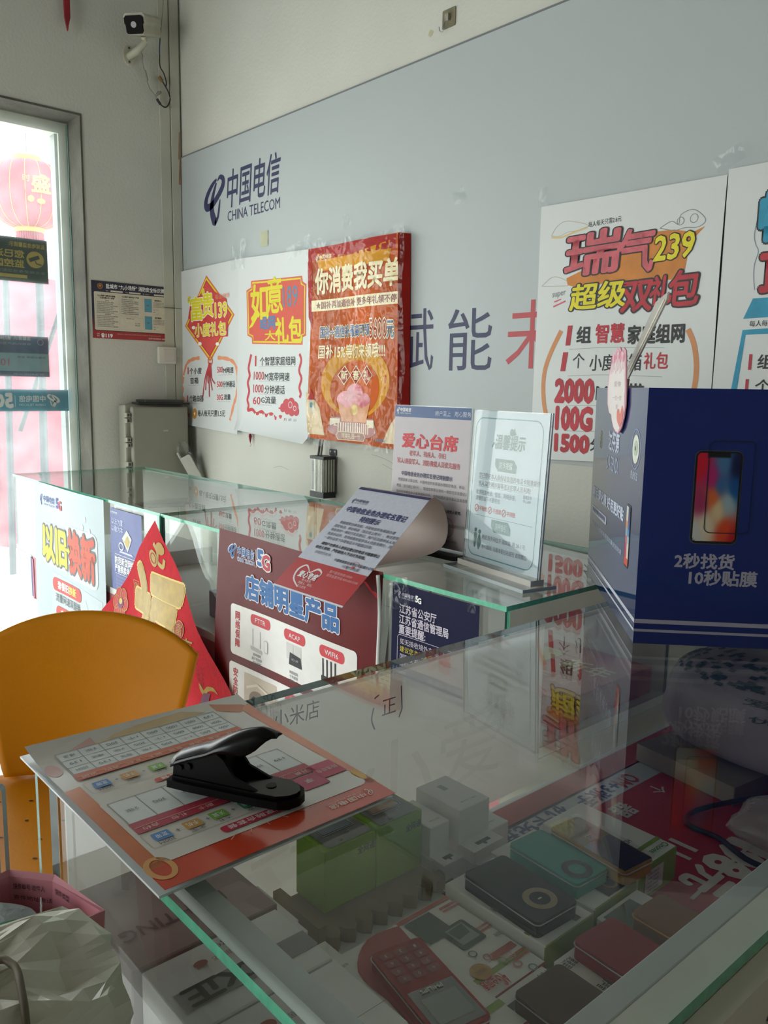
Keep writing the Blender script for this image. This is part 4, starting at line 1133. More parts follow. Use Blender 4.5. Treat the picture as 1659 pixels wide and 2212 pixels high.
for a, b, c in ((1.927, .672, '富'), (1.923, .629, '贵')):
    s.disc(a, b, .020, ink('#b01d2a'), 2, ry=.021); s.ring(a, b, .0195, .002, GLD, 3, ry=.0205); s.text(c, a - .013, a + .013, b, .028, GLD, 4)
s.text('有', 1.941, 1.977, .638, .038, GLD, 2, off=.03, skew=.1); s.text('余', 1.938, 1.975, .597, .040, GLD, 2, off=.03, skew=.1)
for k, c in enumerate('平安如意'):
    s.text(c, 1.985, 1.993, .60 - .012 * k, .009, ink('#7d1420'), 2); s.text(c, 1.998, 2.006, .592 - .012 * k, .009, ink('#7d1420'), 2)
s.stroke(smooth2([(1.99, .555), (2.005, .535), (2.02, .548), (2.04, .552), (2.055, .545)]), [.002, .006, .010, .012, .011, .012, .012, .010, .012, .011, .010, .010, .009, .007, .005, .004, .002], GLD, 2)
s.poly([(2.005, .535), (2.03, .54), (2.02, .50), (2.005, .485), (1.985, .49)], ink('#6a2c52'), 3); s.poly([(1.985, .49), (2.015, .49), (2.025, .475), (1.98, .47)], ink('#3b6f9c'), 4)
s.poly([(1.94, .47), (2.0, .482), (2.03, .468), (1.99, .43), (1.93, .44)], ink('#c9872f'), 2); s.disc(1.955, .455, .010, BLK, 3)
s.build('gold_print', t, label='gold printed characters and patterns')

MAROON = M('maroon_print', '#661c20', 0.4, var=.08, scale=3, bump=.1, bscale=12, spec=.22)
BLT = ink('#2a66a5')
def dstar(s):
    OW = ink('#e9e2e4')
    s.rrect(2.083, .861, 2.258, .901, .012, ink('#8a3a3c', coat=.4), 1) if False else None
    telecom_mark(s, 2.083, .866, 2.117, .899, OW, 1); telecom_mark(s, 2.086, .868, 2.115, .897, BLT, 3)
    s.text('中国电信', 2.122, 2.189, .886, .021, BLT, 3, off=.015, out=OW, outoff=.06, skew=.1); s.text('CHINA TELECOM', 2.121, 2.189, .8685, .0075, BLT, 3, out=OW, outoff=.10)
    s.rect(2.1955, .862, 2.197, .900, OW, 3)
    s.text('5', 2.203, 2.225, .885, .032, BLT, 3, off=.05, out=OW, outoff=.11); s.text('G', 2.222, 2.250, .879, .030, ink('#b8323c'), 5, off=.05, out=OW, outoff=.11)
    s.text('店铺明星产品', 2.154, 2.482, .814, .052, BLT, 3, off=.045, out=OW, outoff=.085)
    PW = ink('#e9e7e4', .2)
    s.rrect(2.095, .652, 2.537, .766, .010, PW, 2); s.rrect(2.090, .455, 2.537, .634, .010, PW, 2)
    for k, c in enumerate('网络保障'):
        s.text(c, 2.114, 2.131, .742 - .0205 * k, .019, ink('#c43a44'), 3, off=.03)
    for k, c in enumerate('安全防护'):
        s.text(c, 2.107, 2.124, .612 - .0205 * k, .019, ink('#c43a44'), 3, off=.03)
    for a, b, z, tt in ((2.173, 2.248, .747, 'FTTR'), (2.299, 2.375, .745, 'ACAP'), (2.423, 2.501, .743, 'WIFI6')):
        s.rrect(a, z - .0115, b, z + .0115, .010, ink('#cf3c48'), 3); s.text(tt, a + .018, b - .018, z, .010, WHT, 4)
    LG_, DK = ink('#c3c3c0'), ink('#26272b')
    s.rect(2.180, .690, 2.1825, .727, LG_, 3); s.rect(2.208, .688, 2.2105, .725, LG_, 3); s.poly([(2.172, .688), (2.215, .684), (2.217, .676), (2.174, .679)], LG_, 3); s.rrect(2.223, .682, 2.239, .711, .006, LG_, 3); s.rrect(2.2255, .685, 2.2365, .709, .004, PW, 4)
    s.rect(2.307, .695, 2.332, .728, ink('#d4d2cf'), 3); s.rect(2.334, .695, 2.360, .728, ink('#d4d2cf'), 3); s.poly([(2.316, .684), (2.362, .684), (2.358, .706), (2.320, .710)], DK, 4); s.text('AC+AP', 2.326, 2.350, .697, .005, LG_, 5)
    for k in range(4):
        s.rect(2.432 + .013 * k, .690, 2.437 + .013 * k, .728, DK, 3)
    s.rrect(2.428, .682, 2.482, .694, .003, DK, 3)
    for x, z, rows in ((2.197, .674, ('光纤组网', '超千兆速率', '超大带宽')), (2.332, .672, ('网络组网', '千兆速率', '美观大方')), (2.458, .67, ('双频路由', '高速上网', '信号稳定'))):
        for k, r in enumerate(rows):
            s.line(r, x, z - .0085 - .009 * k + .002, .007, ink('#55565a'), 3, align='c')
    s.rect(2.15, .49, 2.27, .622, ink('#cdbfae'), 3); s.disc(2.20, .57, .03, ink('#8a7a6a'), 4, ry=.02); s.disc(2.19, .565, .012, DK, 5); s.disc(2.225, .56, .012, ink('#6a5f55'), 5); s.stroke([(2.16, .59), (2.20, .605), (2.25, .592)], .006, ink('#e3d9c9'), 5)
    s.rrect(2.30, .60, 2.376, .622, .010, ink('#cf3c48'), 3); s.text('看家', 2.318, 2.358, .611, .012, WHT, 4)
    s.poly([(2.548, .900), (2.556, .900), (2.59, .868), (2.59, .878)], ink('#d8464c', .2), 2)
t = hang('product_poster', 'maroon star-product poster with router pictures hung on the near counter front', 'poster', 2.047, 2.592, .33, .924, -1.002, MAROON, dstar, amp=.003, lift=.003, curl=-.006, skirt=[(2.02, .33), (2.59, .33), (2.590, .76), (2.592, .923), (2.047, .925), (2.028, .70)])
g = G(); g.tube(smooth2([(2.588, -1.009, .918), (2.592, -1.007, .85), (2.590, -1.008, .76), (2.588, -1.008, .60), (2.588, -1.008, .35)]), .0035, PAPER, 8); g.build('rolled_edge', t, label='white rolled paper edge')
WC = M('warn_navy', '#15173a', 0.4, var=.03, spec=.12)
def dwarn(s):
    brand(s, 2.634, 2.692, .892, .012, ink('#b9b6cc'), 2, five=(WHT, WHT))
    LV = ink('#cfc6d6')
    s.text('江苏省公安厅', 2.638, 2.727, .869, .0165, LV, 2, off=.02); s.text('江苏省通信管理局', 2.638, 2.755, .851, .0165, LV, 2, off=.02); s.text('重要提醒:', 2.638, 2.702, .833, .0165, LV, 2, off=.02)
    s.orect(2.635, .69, 2.805, .823, .0008, LV, 2, r=.006)
    for k, (c, m) in enumerate((('如无接收境外来电、短信需求,', LV), ('建议您主动关闭', ink('#cfc238')), ('国际及港澳台来电、短信服务,', LV), ('降低被骗风险', LV), ('拨打10000号人工服务', LV), ('或到营业厅办理', LV))):
        s.line(c, 2.641, .808 - .0135 * k, .0105, m, 2)
t = hang('warning_card', 'navy police warning card on the glass below the acrylic stand', 'card', 2.619, 2.819, .66, .9105, -1.001, WC, dwarn, amp=.0004, lift=.001)
g = G(); g.grid(5, 6, lambda i, j: Vector((2.612 + .05 * i, -1.0055 - .004 * math.sin(4 * i) * math.sin(5 * j), .862 + .055 * j + .01 * i)), FILM); g.build('tape', t)
g = G(); g.grid(3, 4, lambda i, j: Vector((2.795 + .018 * i, -1.0045, .897 + .02 * j)), FILM); g.build('tape', t)

# ------------------------------------------------------------------ standing signs on the counter
t = thing('desk_sign', 'red-titled priority service notice in a slim stand on the counter', 'sign', (2.485, -.79, TOP))
ST = lambda u, v, h: Vector((2.375 + u, -.790 - h + v * .035, TOP + .010 + v))
g = G(); g.prism([(0, 0), (.216, 0), (.216, .276), (0, .276)], -.003, .003, ACRYL, fn=ST); g.build('clear_plate', t)
s = S(lambda u, v, h: ST(u, v, .0034 + h), eps=.0004)
s.rect(.002, .002, .214, .274, M('notice_grey_paper', '#b9b0b4', .4, var=.03), 0)
s.rect(.002, .252, .214, .274, ink('#2b4a80', .35), 1); brand(s, .008, .050, .264, .014, WHT, 2); s.line('用户至上   用心服务', .118, .258, .010, ink('#c9d0df'), 2)
s.text('爱心台席', .028, .182, .205, .030, RED, 2, off=.03)
s.text('老年人、残疾人、孕妇', .050, .152, .180, .0115, ink('#b8494d'), 2, off=.01); s.text('军人/退役军人、消防救援人员优先服务', .015, .192, .163, .0115, ink('#b8494d'), 2, off=.01)
s.text('中国电信业务办理实名登记特别提示', .030, .174, .138, .0095, ink('#33345a'), 2, off=.02)
for k, c in enumerate(('  根据国家法律法规，中国电信所有渠道办理固定电话、移动', '电话（含无线上网卡）、有线宽带等业务时一律实行实名登记。', '用户应当提供本人有效身份证件，现场拍照并留存本人信息及照', '片，同一身份证名下办理电话卡不超过5张。', '  请用户勿将本人身份证登记的电话卡随意转让给他人使用，')):
    s.line(c, .016, .122 - .0125 * k, .0066, GREY if k < 4 else BLK, 2, off=.0 if k < 4 else .02)
s.line('中国电信股份有限公司盐城分公司', .105, .045, .0066, GREY, 2); s.ring(.165, .043, .019, .001, ink('#b8494d'), 3); s.line('客服热线:10000', .15, .015, .006, GREY, 2)
s.build('printed_notice', t)
g = G(); g.prism(rrpts(-.005, -.045, .222, .035, .01), 0.0002, .009, BLACKP, fn=lambda u, v, h: Vector((2.375 + u, -.785 + v, TOP + h))); g.build('foot', t, bevel=.002)

t = thing('acrylic_stand', 'clear acrylic stand with a green-bordered sheet on the counter end', 'sign holder', (2.66, -.78, TOP))
ux = Vector((.198, -.040, 0)).normalized(); uy = Vector((-ux.y, ux.x, 0))
AO = Vector((2.632, -.838, TOP))
AS = lambda u, v, h: AO + ux * (u * .845) + Vector((0, 0, 1)) * (.016 + v * .985) + uy * (v * .05 - h)
g = G(); g.prism([(0, 0), (.243, 0), (.243, .272), (0, .272)], -.004, -.001, ACRYL, fn=AS, side=M('acrylic_edge', '#b9c4c4', .1)); g.prism([(0, 0), (.243, 0), (.243, .272), (0, .272)], .0016, .0036, ACRYL, fn=AS, side=M('acrylic_edge', '#b9c4c4', .1)); g.build('clear_plate', t)
g = G(); g.prism([(-.010, -.040), (.215, -.040), (.215, .03), (-.010, .03)], .0002, .006, ACRYL, fn=lambda u, v, h: AO + ux * u + uy * v + Vector((0, 0, h)), side=M('acrylic_edge', '#b9c4c4', .1))
g.prism([(0, -.016), (.205, -.016), (.205, .012), (0, .012)], .0062, .016, ACRYL, fn=lambda u, v, h: AO + ux * u + uy * v + Vector((0, 0, h)), side=M('acrylic_edge2', '#cfc9c0', .2)); g.build('foot', t, bevel=.001)
s = S(lambda u, v, h: AS(u, v, -.0005 + h), eps=.0003)
TEAL, TEAL2 = ink('#3c7f7c', .4), ink('#35635f', .4)
s.rect(.002, .002, .241, .270, M('tip_sheet_pale', '#b9c6cf', .45, var=.02), 0)
s.orect(.008, .010, .222, .258, .002, TEAL, 1, r=.022)
s.text('温馨提示', .078, .172, .218, .026, TEAL2, 2, off=.02, skew=.12); s.stroke(smooth2([(.068, .208), (.074, .216), (.082, .205)]), .002, TEAL2, 2); s.disc(.128, .236, .006, TEAL2, 2); s.poly([(.128, .230), (.136, .244), (.142, .232)], TEAL2, 2)
for a, b, z, tt in ((.082, .150, .178, '防诈提醒'), (.084, .146, .070, '厕所指引')):
    s.poly([(a, z + .011), (b - .010, z + .011), (b, z + .001), (b, z - .011), (a + .010, z - .011), (a, z - .001)], TEAL2, 2); s.text(tt, a + .014, b - .012, z, .012, ink('#cfe0e0'), 3)
for k, c in enumerate(('您已登记本人身份证信息的电话卡随意提供', '他人,以免被诈骗等违法犯罪人员利用!')):
    s.line(c, .030, .152 - .014 * k, .0095, GREY, 2); s.rect(.03, .1495 - .014 * k, .205 - .02 * k, .150 - .014 * k, TEAL, 2)
for k, c in enumerate(('收到陌生电话、短信、网络链接，', '请做到以下不要轻信:')):
    s.line(c, .024, .122 - .011 * k, .0085, GREY, 2)
for k, c in enumerate(('不轻信', '不透露', '不转账')):
    s.ring(.030 + .046 * k, .096, .006, .0016, ink('#b8494d'), 2); s.stroke([(.026 + .046 * k, .092), (.034 + .046 * k, .100)], .0016, ink('#b8494d'), 2); s.line(c, .039 + .046 * k, .093, .0085, ink('#c25a58'), 2, off=.02)
s.line('国家反诈', .178, .128, .006, GREY, 2); s.line('中心APP', .178, .121, .006, GREY, 2)
s.rect(.022, .0835, .212, .0842, TEAL2, 2)
s.disc(.032, .056, .004, TEAL2, 2); s.poly([(.028, .051), (.036, .051), (.037, .036), (.034, .024), (.030, .024), (.027, .036)], TEAL2, 2); s.disc(.046, .054, .004, TEAL2, 2); s.poly([(.044, .049), (.048, .049), (.053, .034), (.048, .022), (.044, .022), (.039, .034)], TEAL2, 2)
s.line('附近洗手间位于 迎宾路  路 28-1 号,', .056, .043, .0085, GREY, 2); s.line('指引路线: 沿着本街往右前行 即到路口', .056, .026, .0085, GREY, 2, sx=.95)
s.build('printed_sheet', t)

# curled registration notice draped over the counter edge
prof = [(-1.090, .8735), (-1.03, .9135), (-.96, .960), (-.90, 1.0), (-.868, 1.0225), (-.846, 1.036), (-.826, 1.033), (-.806, 1.006), (-.797, .972), (-.804, .945), (-.826, .931), (-.87, .925), (-.92, .923), (-.96, .922), (-.985, .922)]
pp = smooth2(prof, 6)
acc = [0.0]
for k in range(1, len(pp)):
    acc.append(acc[-1] + math.hypot(pp[k][0] - pp[k - 1][0], pp[k][1] - pp[k - 1][1]))
LT = acc[-1]
def curl(u, v, h=0.0):
    v = min(max(v, 0), LT - 1e-6)
    k = max(i for i in range(len(acc)) if acc[i] <= v)
    k = min(k, len(pp) - 2)
    f = (v - acc[k]) / max(acc[k + 1] - acc[k], 1e-9)
    y = pp[k][0] + (pp[k + 1][0] - pp[k][0]) * f; z = pp[k][1] + (pp[k + 1][1] - pp[k][1]) * f
    dy, dz = pp[k + 1][0] - pp[k][0], pp[k + 1][1] - pp[k][1]
    ln = math.hypot(dy, dz) or 1
    x = 2.384 - .040 * min(1, v / .29) - .004 * max(0, v - .29) / .2
    return Vector((x + u, y - dz / ln * h, z + dy / ln * h))
t = thing('curled_notice', 'curled registration notice with red lower band drooping over the counter edge', 'notice', (2.42, -.95, .86))
s = S(curl, eps=.0004, sub=.02)
PBK = M('paper_back_cream', '#dccdc6', .55, var=.02)
s.rect(0, 0, .207, LT, PBK, -0.8)
NP = M('notice_pattern_paper', '#c6c8d6', .5, var=.05, scale=140)
s.rect(0, 0, .207, .290, NP, 0)
s.rect(0, .003, .207, .077, ink('#b8373a', .4), 1); s.rect(0, 0, .207, .0035, ink('#dfe3ea'), 2); s.rect(0, .285, .207, .294, ink('#2b2f66', .4), 1)
brand(s, .012, .060, .250, .014, NAVY, 2)
s.text('中国电信业务办理实名登记', .016, .190, .226, .0165, ink('#2b2f66'), 2, off=.025); s.text('特别提示', .075, .132, .205, .0155, ink('#2b2f66'), 2, off=.025)
for k, c in enumerate(('   根据国家法律法规，中国电信所有渠道办理', '固定电话、移动电话（含无线上网卡）、有线宽带', '等业务时一律实行实名登记。用户应当提供本人有', '效身份证件，现场拍照并留存本人信息及照片，同', '一身份证名下办理电话卡不能超过5张。')):
    s.line(c, .022, .184 - .0115 * k, .0078, GREY, 2, off=.01)
for k, c in enumerate(('   请用户勿将本人身份证登记的电话卡随意转让', '给他人使用，严防被他人不法行为利用。')):
    s.line(c, .022, .122 - .0115 * k, .0078, BLK, 2, off=.03)
s.line('感谢您的支持。', .032, .098, .0072, GREY, 2); s.line('中国电信股份有限公司盐城分公司', .098, .091, .0068, BLK, 2, off=.02); s.line('（印章附后加盖）', .125, .081, .0068, BLK, 2)
s.ring(.158, .087, .016, .0008, ink('#c0494f'), 3, ry=.013); s.disc(.158, .086, .004, ink('#c0494f'), 3, n=5)
HW = ink('#ead9dc')
s.stroke(smooth2([(.066, .012), (.038, .028), (.030, .050), (.042, .064), (.058, .056), (.066, .050), (.080, .062), (.096, .056), (.096, .044)]), interp([.002, .004, .006, .004, .002, .003, .005, .003, .001]), HW, 2)
s.text('爱心专席', .042, .096, .042, .016, WHT, 3, off=.03)
s.line('老人优先,', .062, .028, .0062, HW, 3); s.line('残疾人、孕妇、', .058, .020, .0062, HW, 3); s.line('军人优先', .062, .012, .0062, HW, 3)
s.line('客户服务热线:10000', .112, .062, .0068, ink('#e3b0b0'), 3); s.line('服务监督热线:400-000-5180', .112, .053, .0068, ink('#e3b0b0'), 3)
s.build('printed_sheet', t)

# ------------------------------------------------------------------ near glass counter, at right angles to the row
BX0, BX1, BY0, BY1 = 2.945, 3.458, -1.712, -.560
t = thing('display_counter', 'glass display counter in the foreground filled with phones and boxes', 'display counter', (3.2, -1.13, 0), 'glass display counters')
g = G(); g.box((BX0, BY0, TOP - .008), (BX1, BY1, TOP), GLASS, front=EDGE, back=EDGE, left=EDGED, right=EDGE); g.build('glass_top', t)
g = G(); g.box((2.946, BY0 + .002, .670), (2.952, BY1, TOP - .0085), GLASS, front=EDGED, back=EDGED); g.build('front_glass', t)
g = G(); g.box((2.9525, -1.701, .670), (3.431, -1.695, TOP - .0085), GLASS, left=EDGED, right=EDGED); g.build('end_glass', t)
g = G(); g.box((2.9525, BY1 - .012, .67), (3.432, BY1 - .004, TOP - .0085), WB); g.build('far_end_board', t)
g = G(); g.box((2.946, BY0 + .001, .652), (3.455, BY1, .668), SHELF); g.build('shelf_board', t)
RAILG = M('rail_grey_white', '#b9c0bd', .4, var=.03)
g = G(); g.box((3.417, BY0 + .034, .898), (3.4325, BY1 - .013, .9115), RAILG); g.build('inner_rail', t, bevel=.001)
g = G(); g.box((3.433, BY0 + .002, .668), (3.456, BY1 - .001, .9115), WB)
s_ = G(); 
g.build('back_frame', t, label='white wooden back frame')
g = G(); g.box((2.953, -1.6945, .9005), (3.432, -1.679, .9115), M('end_rail_white', '#c6cecb', .35, var=.03)); g.build('end_rail', t)
g = G(); g.box((3.4565, BY0 + .004, .30), (3.470, BY1, .908), M('sliding_door_beige', '#d9d0bf', .5, var=.04, scale=4)); g.build('sliding_door', t, label='beige sliding back door')
g = G(); g.box((3.4705, BY0 + .004, .864), (3.476, BY1, .870), M('track_metal', '#a9a59b', .4)); g.build('door_track', t)
s = S(lambda u, v, h: Vector((3.4703 + h, u, v)), eps=.0002)
s.poly([(-1.452, .903), (-1.445, .896), (-1.449, .884), (-1.458, .880), (-1.470, .876), (-1.474, .879), (-1.466, .884), (-1.460, .893)], ink('#2c241b'), 1)
s.build('scuff_mark', t, label='dark scuff')
g = G(); g.box((2.955, BY0 + .02, .06), (3.45, BY1 - .01, .652), WB); g.box((3.0, BY0 + .04, 0), (3.43, BY1 - .03, .06), ink('#3c3c3c')); g.build('base_cabinet', t)
# paper posters taped to the customer side, seen from behind
t = thing('taped_poster', 'white poster back showing through the customer side of the foreground counter', 'poster', (2.944, -1.35, .68))
PB = thinpaper('poster_back_white', '#e3e0db', .55)
g = G(); g.box((2.9425, -1.685, .676), (2.9452, -1.005, .908), PB); g.build('paper', t)
s = S(lambda u, v, h: Vector((2.9525 + h, u, v)), eps=.0002)
GH = M('print_show_through', '#d9aca4', .8, alpha=.07)
s.text('红小爱', -1.50, -1.10, .775, .10, GH, 1, flip=False)
s.text('正', -1.318, -1.296, .868, .022, ink('#6f7fa8'), 2); s.build('show_through', t, label='faint lettering showing through the paper'); s = S(lambda u, v, h: Vector((2.9525 + h, u, v)), eps=.0002); s.stroke([(-1.330, .883), (-1.323, .886)], .002, ink('#6f7fa8'), 2); s.build('pen_mark', t, label='blue pen mark'); s = S(lambda u, v, h: Vector((2.9525 + h, u, v)), eps=.0002); s.stroke([(-1.288, .889), (-1.286, .86), (-1.291, .85)], .002, ink('#6f7fa8'), 2); s.build('pen_mark', t, label='blue pen mark'); s = S(lambda u, v, h: Vector((2.9525 + h, u, v)), eps=.0002); s.stroke(smooth2([(-1.331, .872), (-1.334, .858), (-1.329, .845)]), .002, ink('#6f7fa8'), 2)
s.build('pen_mark', t, label='blue pen bracket'); s = S(lambda u, v, h: Vector((2.9525 + h, u, v)), eps=.0002)
s.text('小米店', -1.47, -1.41, .892, .022, ink('#8d9494'), 2)
s.build('pen_mark', t, label='grey handwriting')
tag(tape(None, 'tape_scrap', 0, 0, .02, .02), 'x', 'tape') if False else None

# ------------------------------------------------------------------ laminated price sheet and card cutter on the glass
t = thing('price_sheet', 'red-bordered laminated price sheet lying on the foreground counter corner', 'price list', (3.07, -1.61, TOP))
LAM = M('laminated_paper', '#e3ddd4', .18, var=.01, coat=.7)
g = G(); g.prism([(-.004, 0), (.206, -.006), (.205, .252), (.006, .250)], .0004, .0022, M('laminate_edge', '#dfe3e6', .2), fn=lambda u, v, h: Vector((2.944 + v, -1.513 - u, TOP + h))); g.build('back_sheet', t)
bs_ = lambda u, v: .0035 + .004 * (v / .26) + .005 * max(0, (.05 - v) / .05) ** 2
fl = lambda u, v, h: Vector((2.944 + v, -1.513 - u, TOP + bs_(u, v) + h))
s = S(fl, eps=.00025, sub=.03)
OR1, OR2 = M('sheet_red_orange', '#d4482c', .2, coat=.7, var=.05), M('sheet_orange', '#dd7c4c', .2, coat=.7, var=.12, scale=20)
s.poly([(-.006, 0), (.202, -.006), (.203, .256), (.008, .255)], LAM, 0)
s.poly([(.006, .222), (.203, .224), (.203, .256), (.008, .255)], OR1, 1)
s.poly([(.190, .085), (.203, .087), (.203, .23), (.190, .23)], OR2, 1); s.poly([(-.005, .02), (.008, .03), (.013, .23), (.006, .23)], OR2, 1)
s.rrect(.012, .12, .191, .228, .008, LAM, 2)
s.ring(.194, .232, .008, .004, ink('#dc9a48', coat=.6), 2, ry=.013); s.disc(.010, .212, .004, ink('#f0b84a', coat=.6), 2, ry=.010)
s.poly([(.178, .018), (.165, .028), (.14, .022), (.13, .010), (.10, .006), (.06, .004), (.04, .016), (.10, .020), (.14, .016)], ink('#d9bd8e', coat=.6), 1); s.poly([(.185, .024), (.165, .014), (.15, .006), (.15, .02), (.165, .026)], ink('#d3a29a', coat=.6), 1); s.poly([(.03, .004), (.02, .01), (.002, .02), (-.002, .03), (.012, .034), (.03, .02)], ink('#d98a68', coat=.6), 1)
s.disc(.196, .045, .006, ink('#d9a8a4', coat=.6), 1, ry=.012)
TB = ink('#8f8a86', coat=.5)
WC_ = ink('#dfe3e0', coat=.5)
def table(v0, vb, vt, ca, cb, cells, bar, n):
    s.rect(ca, v0, cb, vb, WC_, 3)
    for k in range(n + 1):
        x = ca + (cb - ca) * k / n
        s.rect(x - .0003, v0, x + .0003, vb, TB, 4)
    for k in range(cells + 1):
        z = v0 + (vb - v0) * k / cells
        s.rect(ca, z - .0003, cb, z + .0003, TB, 4)
    s.rect(ca - .001, vb, cb + .001, vt, bar, 4)
    s.rect(ca, (vb + vt) / 2 - .0003, cb, (vb + vt) / 2 + .0003, ink('#e3b7a4', coat=.5), 5)
    for k in range(n):
        xx = ca + (cb - ca) * (k + .5) / n
        s.text(['月费', '流量', '语音', '宽带', '副卡', '礼包', '合约', '说明'][k % 8], xx - .006, xx + .006, vt - .0045, .005, ink('#eccfc0', coat=.5), 5)
        for j in range(cells):
            zz = v0 + (vb - v0) * (j + .5) / cells
            s.text(['139', '500M', '1000', '60G', '1个', '30G', '2张', '赠送'][(k + j) % 8], xx - .005, xx + .005, zz, .004, GREY, 5)
table(.020, .063, .076, .034, .186, 3, ink('#cf6a44', coat=.5), 8)
table(.128, .167, .184, .033, .186, 1, ink('#b8304a', coat=.5), 7)
for v, pc, us in ((.094, ink('#cf4a3a', coat=.5), (.175, .152, .128, .10)), (.197, ink('#c93450', coat=.5), (.175, .151, .130, .105))):
    s.orect(.058, v - .011, .187, v + .011, .0005, ink('#b9a8a0', coat=.5), 3, r=.002)
    for k, u in enumerate(us):
        c = ['#4a86c4', '#cf9a4a', '#82b84a', '#3f9a6a'][k]
        s.rrect(u - .0065, v - .007, u + .0065, v + .004, .001, ink(c, coat=.5), 4); s.text(['宽带', '手机', '天翼', '组网'][k], u - .0045, u + .0045, v - .0015, .006, WHT, 5); s.text(['300M', '全家', '大礼', '智家'][k], u - .006, u + .006, v + .0075, .004, GREY, 4)
        if k < 3:
            s.text('+', u - .0135, u - .0105, v - .001, .004, GREY, 4)
s.rrect(.035, .186, .060, .208, .002, ink('#c2315c', coat=.5), 4); s.text('享', .044, .052, .196, .007, WHT, 5); s.rrect(.012, .174, .036, .200, .002, ink('#c8355a', coat=.5), 4); s.text('超值组合', .014, .034, .188, .006, ink('#eccfd0', coat=.5), 5)
s.rrect(.085, .112, .141, .119, .003, ink('#cf4a3a', coat=.5), 4); s.text('智慧融合套餐', .090, .136, .1155, .005, WHT, 5)
s.rrect(.075, .213, .140, .222, .003, ink('#c8304a', coat=.5), 4); s.text('全家享融合套餐', .080, .135, .2175, .006, WHT, 5)
for k in range(5):
    a = .085 + .012 * k
    s.stroke([(a, .226), (a + .004 * (k - 2), .232)], .0006, ink('#e3b7a4', coat=.5), 3)
brand(s, .020, .062, .240, .011, ink('#efd9cc', coat=.5), 3)
s.build('printed_sheet', t)

t = thing('card_cutter', 'black metal SIM card cutter standing on the laminated price sheet', 'SIM cutter', (3.11, -1.62, .93))
c0 = Vector((3.079, -1.640, .9300)); cu = Vector((.098, .052, 0)).normalized() * .90; cv = Vector((-cu.y, cu.x, 0)).normalized(); cz = Vector((0, 0, 1))
CUT = M('cutter_black', '#060607', .25, var=.2, scale=100, coat=.12, spec=.25)
CUT2 = M('cutter_black_matte', '#060607', .5, var=.2, scale=100, spec=.15)
g = G(); g.prism([(-.004, -.017), (.02, -.018), (.085, -.0175), (.103, -.0165), (.112, -.012), (.117, -.004), (.117, .004), (.112, .012), (.103, .0165), (.085, .0175), (.02, .018), (-.004, .017)], .0015, .0075, CUT2, fn=lambda u, v, h: c0 + cu * u + cv * v + cz * h); g.build('base_plate', t, bevel=.0015)
g = G(); g.prism([(.0, -.0145), (.08, -.0145), (.100, -.0138), (.109, -.009), (.1135, -.003), (.1135, .003), (.109, .009), (.100, .0138), (.08, .0145), (.0, .0145)], .0076, .0105, CUT, fn=lambda u, v, h: c0 + cu * u + cv * v + cz * h); cut_up = g.build('upper_plate', t, bevel=.001)
for sgn in (-1, 1):
    g = G(); g.prism([(.000, .0106), (.001, .020), (.005, .024), (.040, .036), (.050, .030), (.060, .018), (.082, .0106)], -.0012, .0012, CUT2, fn=lambda u, v, h: c0 + cu * u + cv * (sgn * .0115 + h) + cz * v)
    for u, v, r in ((.008, .018, .0022), (.016, .020, .0028)):
        g.tube([c0 + cu * u + cv * (sgn * .0127) + cz * v, c0 + cu * u + cv * (sgn * .0145) + cz * v], r, CUT, 12)
    g.build('cheek_plate', t)
g = G(); g.tube([c0 + cu * .088 + cz * .0105, c0 + cu * .088 + cz * .0112], .004, ink('#030303'), 16); g.build('card_slot', cut_up)
def lever(i, j):
    u = -.002 + .098 * i
    w = .0125 * (1 if i < .55 else 1 - .65 * ((i - .55) / .45) ** 2)
    top = .0245 + .034 * i ** .9 + .004 * math.sin(math.pi * min(1, max(0, (i - .35) / .65))) - .006 * max(0, i - .85) / .15
    dep = (.008 + .010 * math.exp(-((i - .72) / .18) ** 2)) * (1 if i < .85 else max(.15, (1 - i) / .15))
    a = math.pi * (j - .5)
    return c0 + cu * u + cv * (w * 1.1 * math.sin(a)) + cz * (top - dep * (1 - math.cos(a)))
g = G(); g.grid(24, 12, lever, CUT); g.build('lever', t, solid=.0015)
g = G(); g.prism([(.018, .0106), (.046, .0106), (.050, .032), (.014, .024)], -.008, .008, ink('#050505'), fn=lambda u, v, h: c0 + cu * u + cv * h + cz * v); g.build('punch_block', t, bevel=.001)

# ------------------------------------------------------------------ blue film-organiser box with tag and stick
t = thing('organizer_box', 'tall glossy blue box with phone picture standing on the counters', 'box', (3.05, -.75, TOP))
FL = Vector((3.089, -1.010, TOP + .0006)); sd = Vector((-.285, .308, 0)).normalized(); fd = Vector((-sd.y, sd.x, 0)) * -1
fd = Vector((.734, .679, 0)).normalized()
HB, WBX, LB = .3245, .225, .420
BLB = laminated('box_glossy_navy', '#112670', 2.7)
BLF = BLB
g = G()
c = [FL, FL + fd * WBX, FL + fd * WBX + sd * LB, FL + sd * LB]
up = Vector((0, 0, HB))
g.add(c + [q + up for q in c], [(0, 1, 5, 4)], BLF); g.add(c + [q + up for q in c], [(1, 2, 6, 5)], BLF); g.add(c + [q + up for q in c], [(2, 3, 7, 6)], BLB); g.add(c + [q + up for q in c], [(3, 0, 4, 7)], BLB); g.add(c, [(3, 2, 1, 0)], BLF)
ci = [FL + fd * .004 + sd * .004, FL + fd * (WBX - .004) + sd * .004, FL + fd * (WBX - .004) + sd * (LB - .004), FL + fd * .004 + sd * (LB - .004)]
dn = Vector((0, 0, .02))
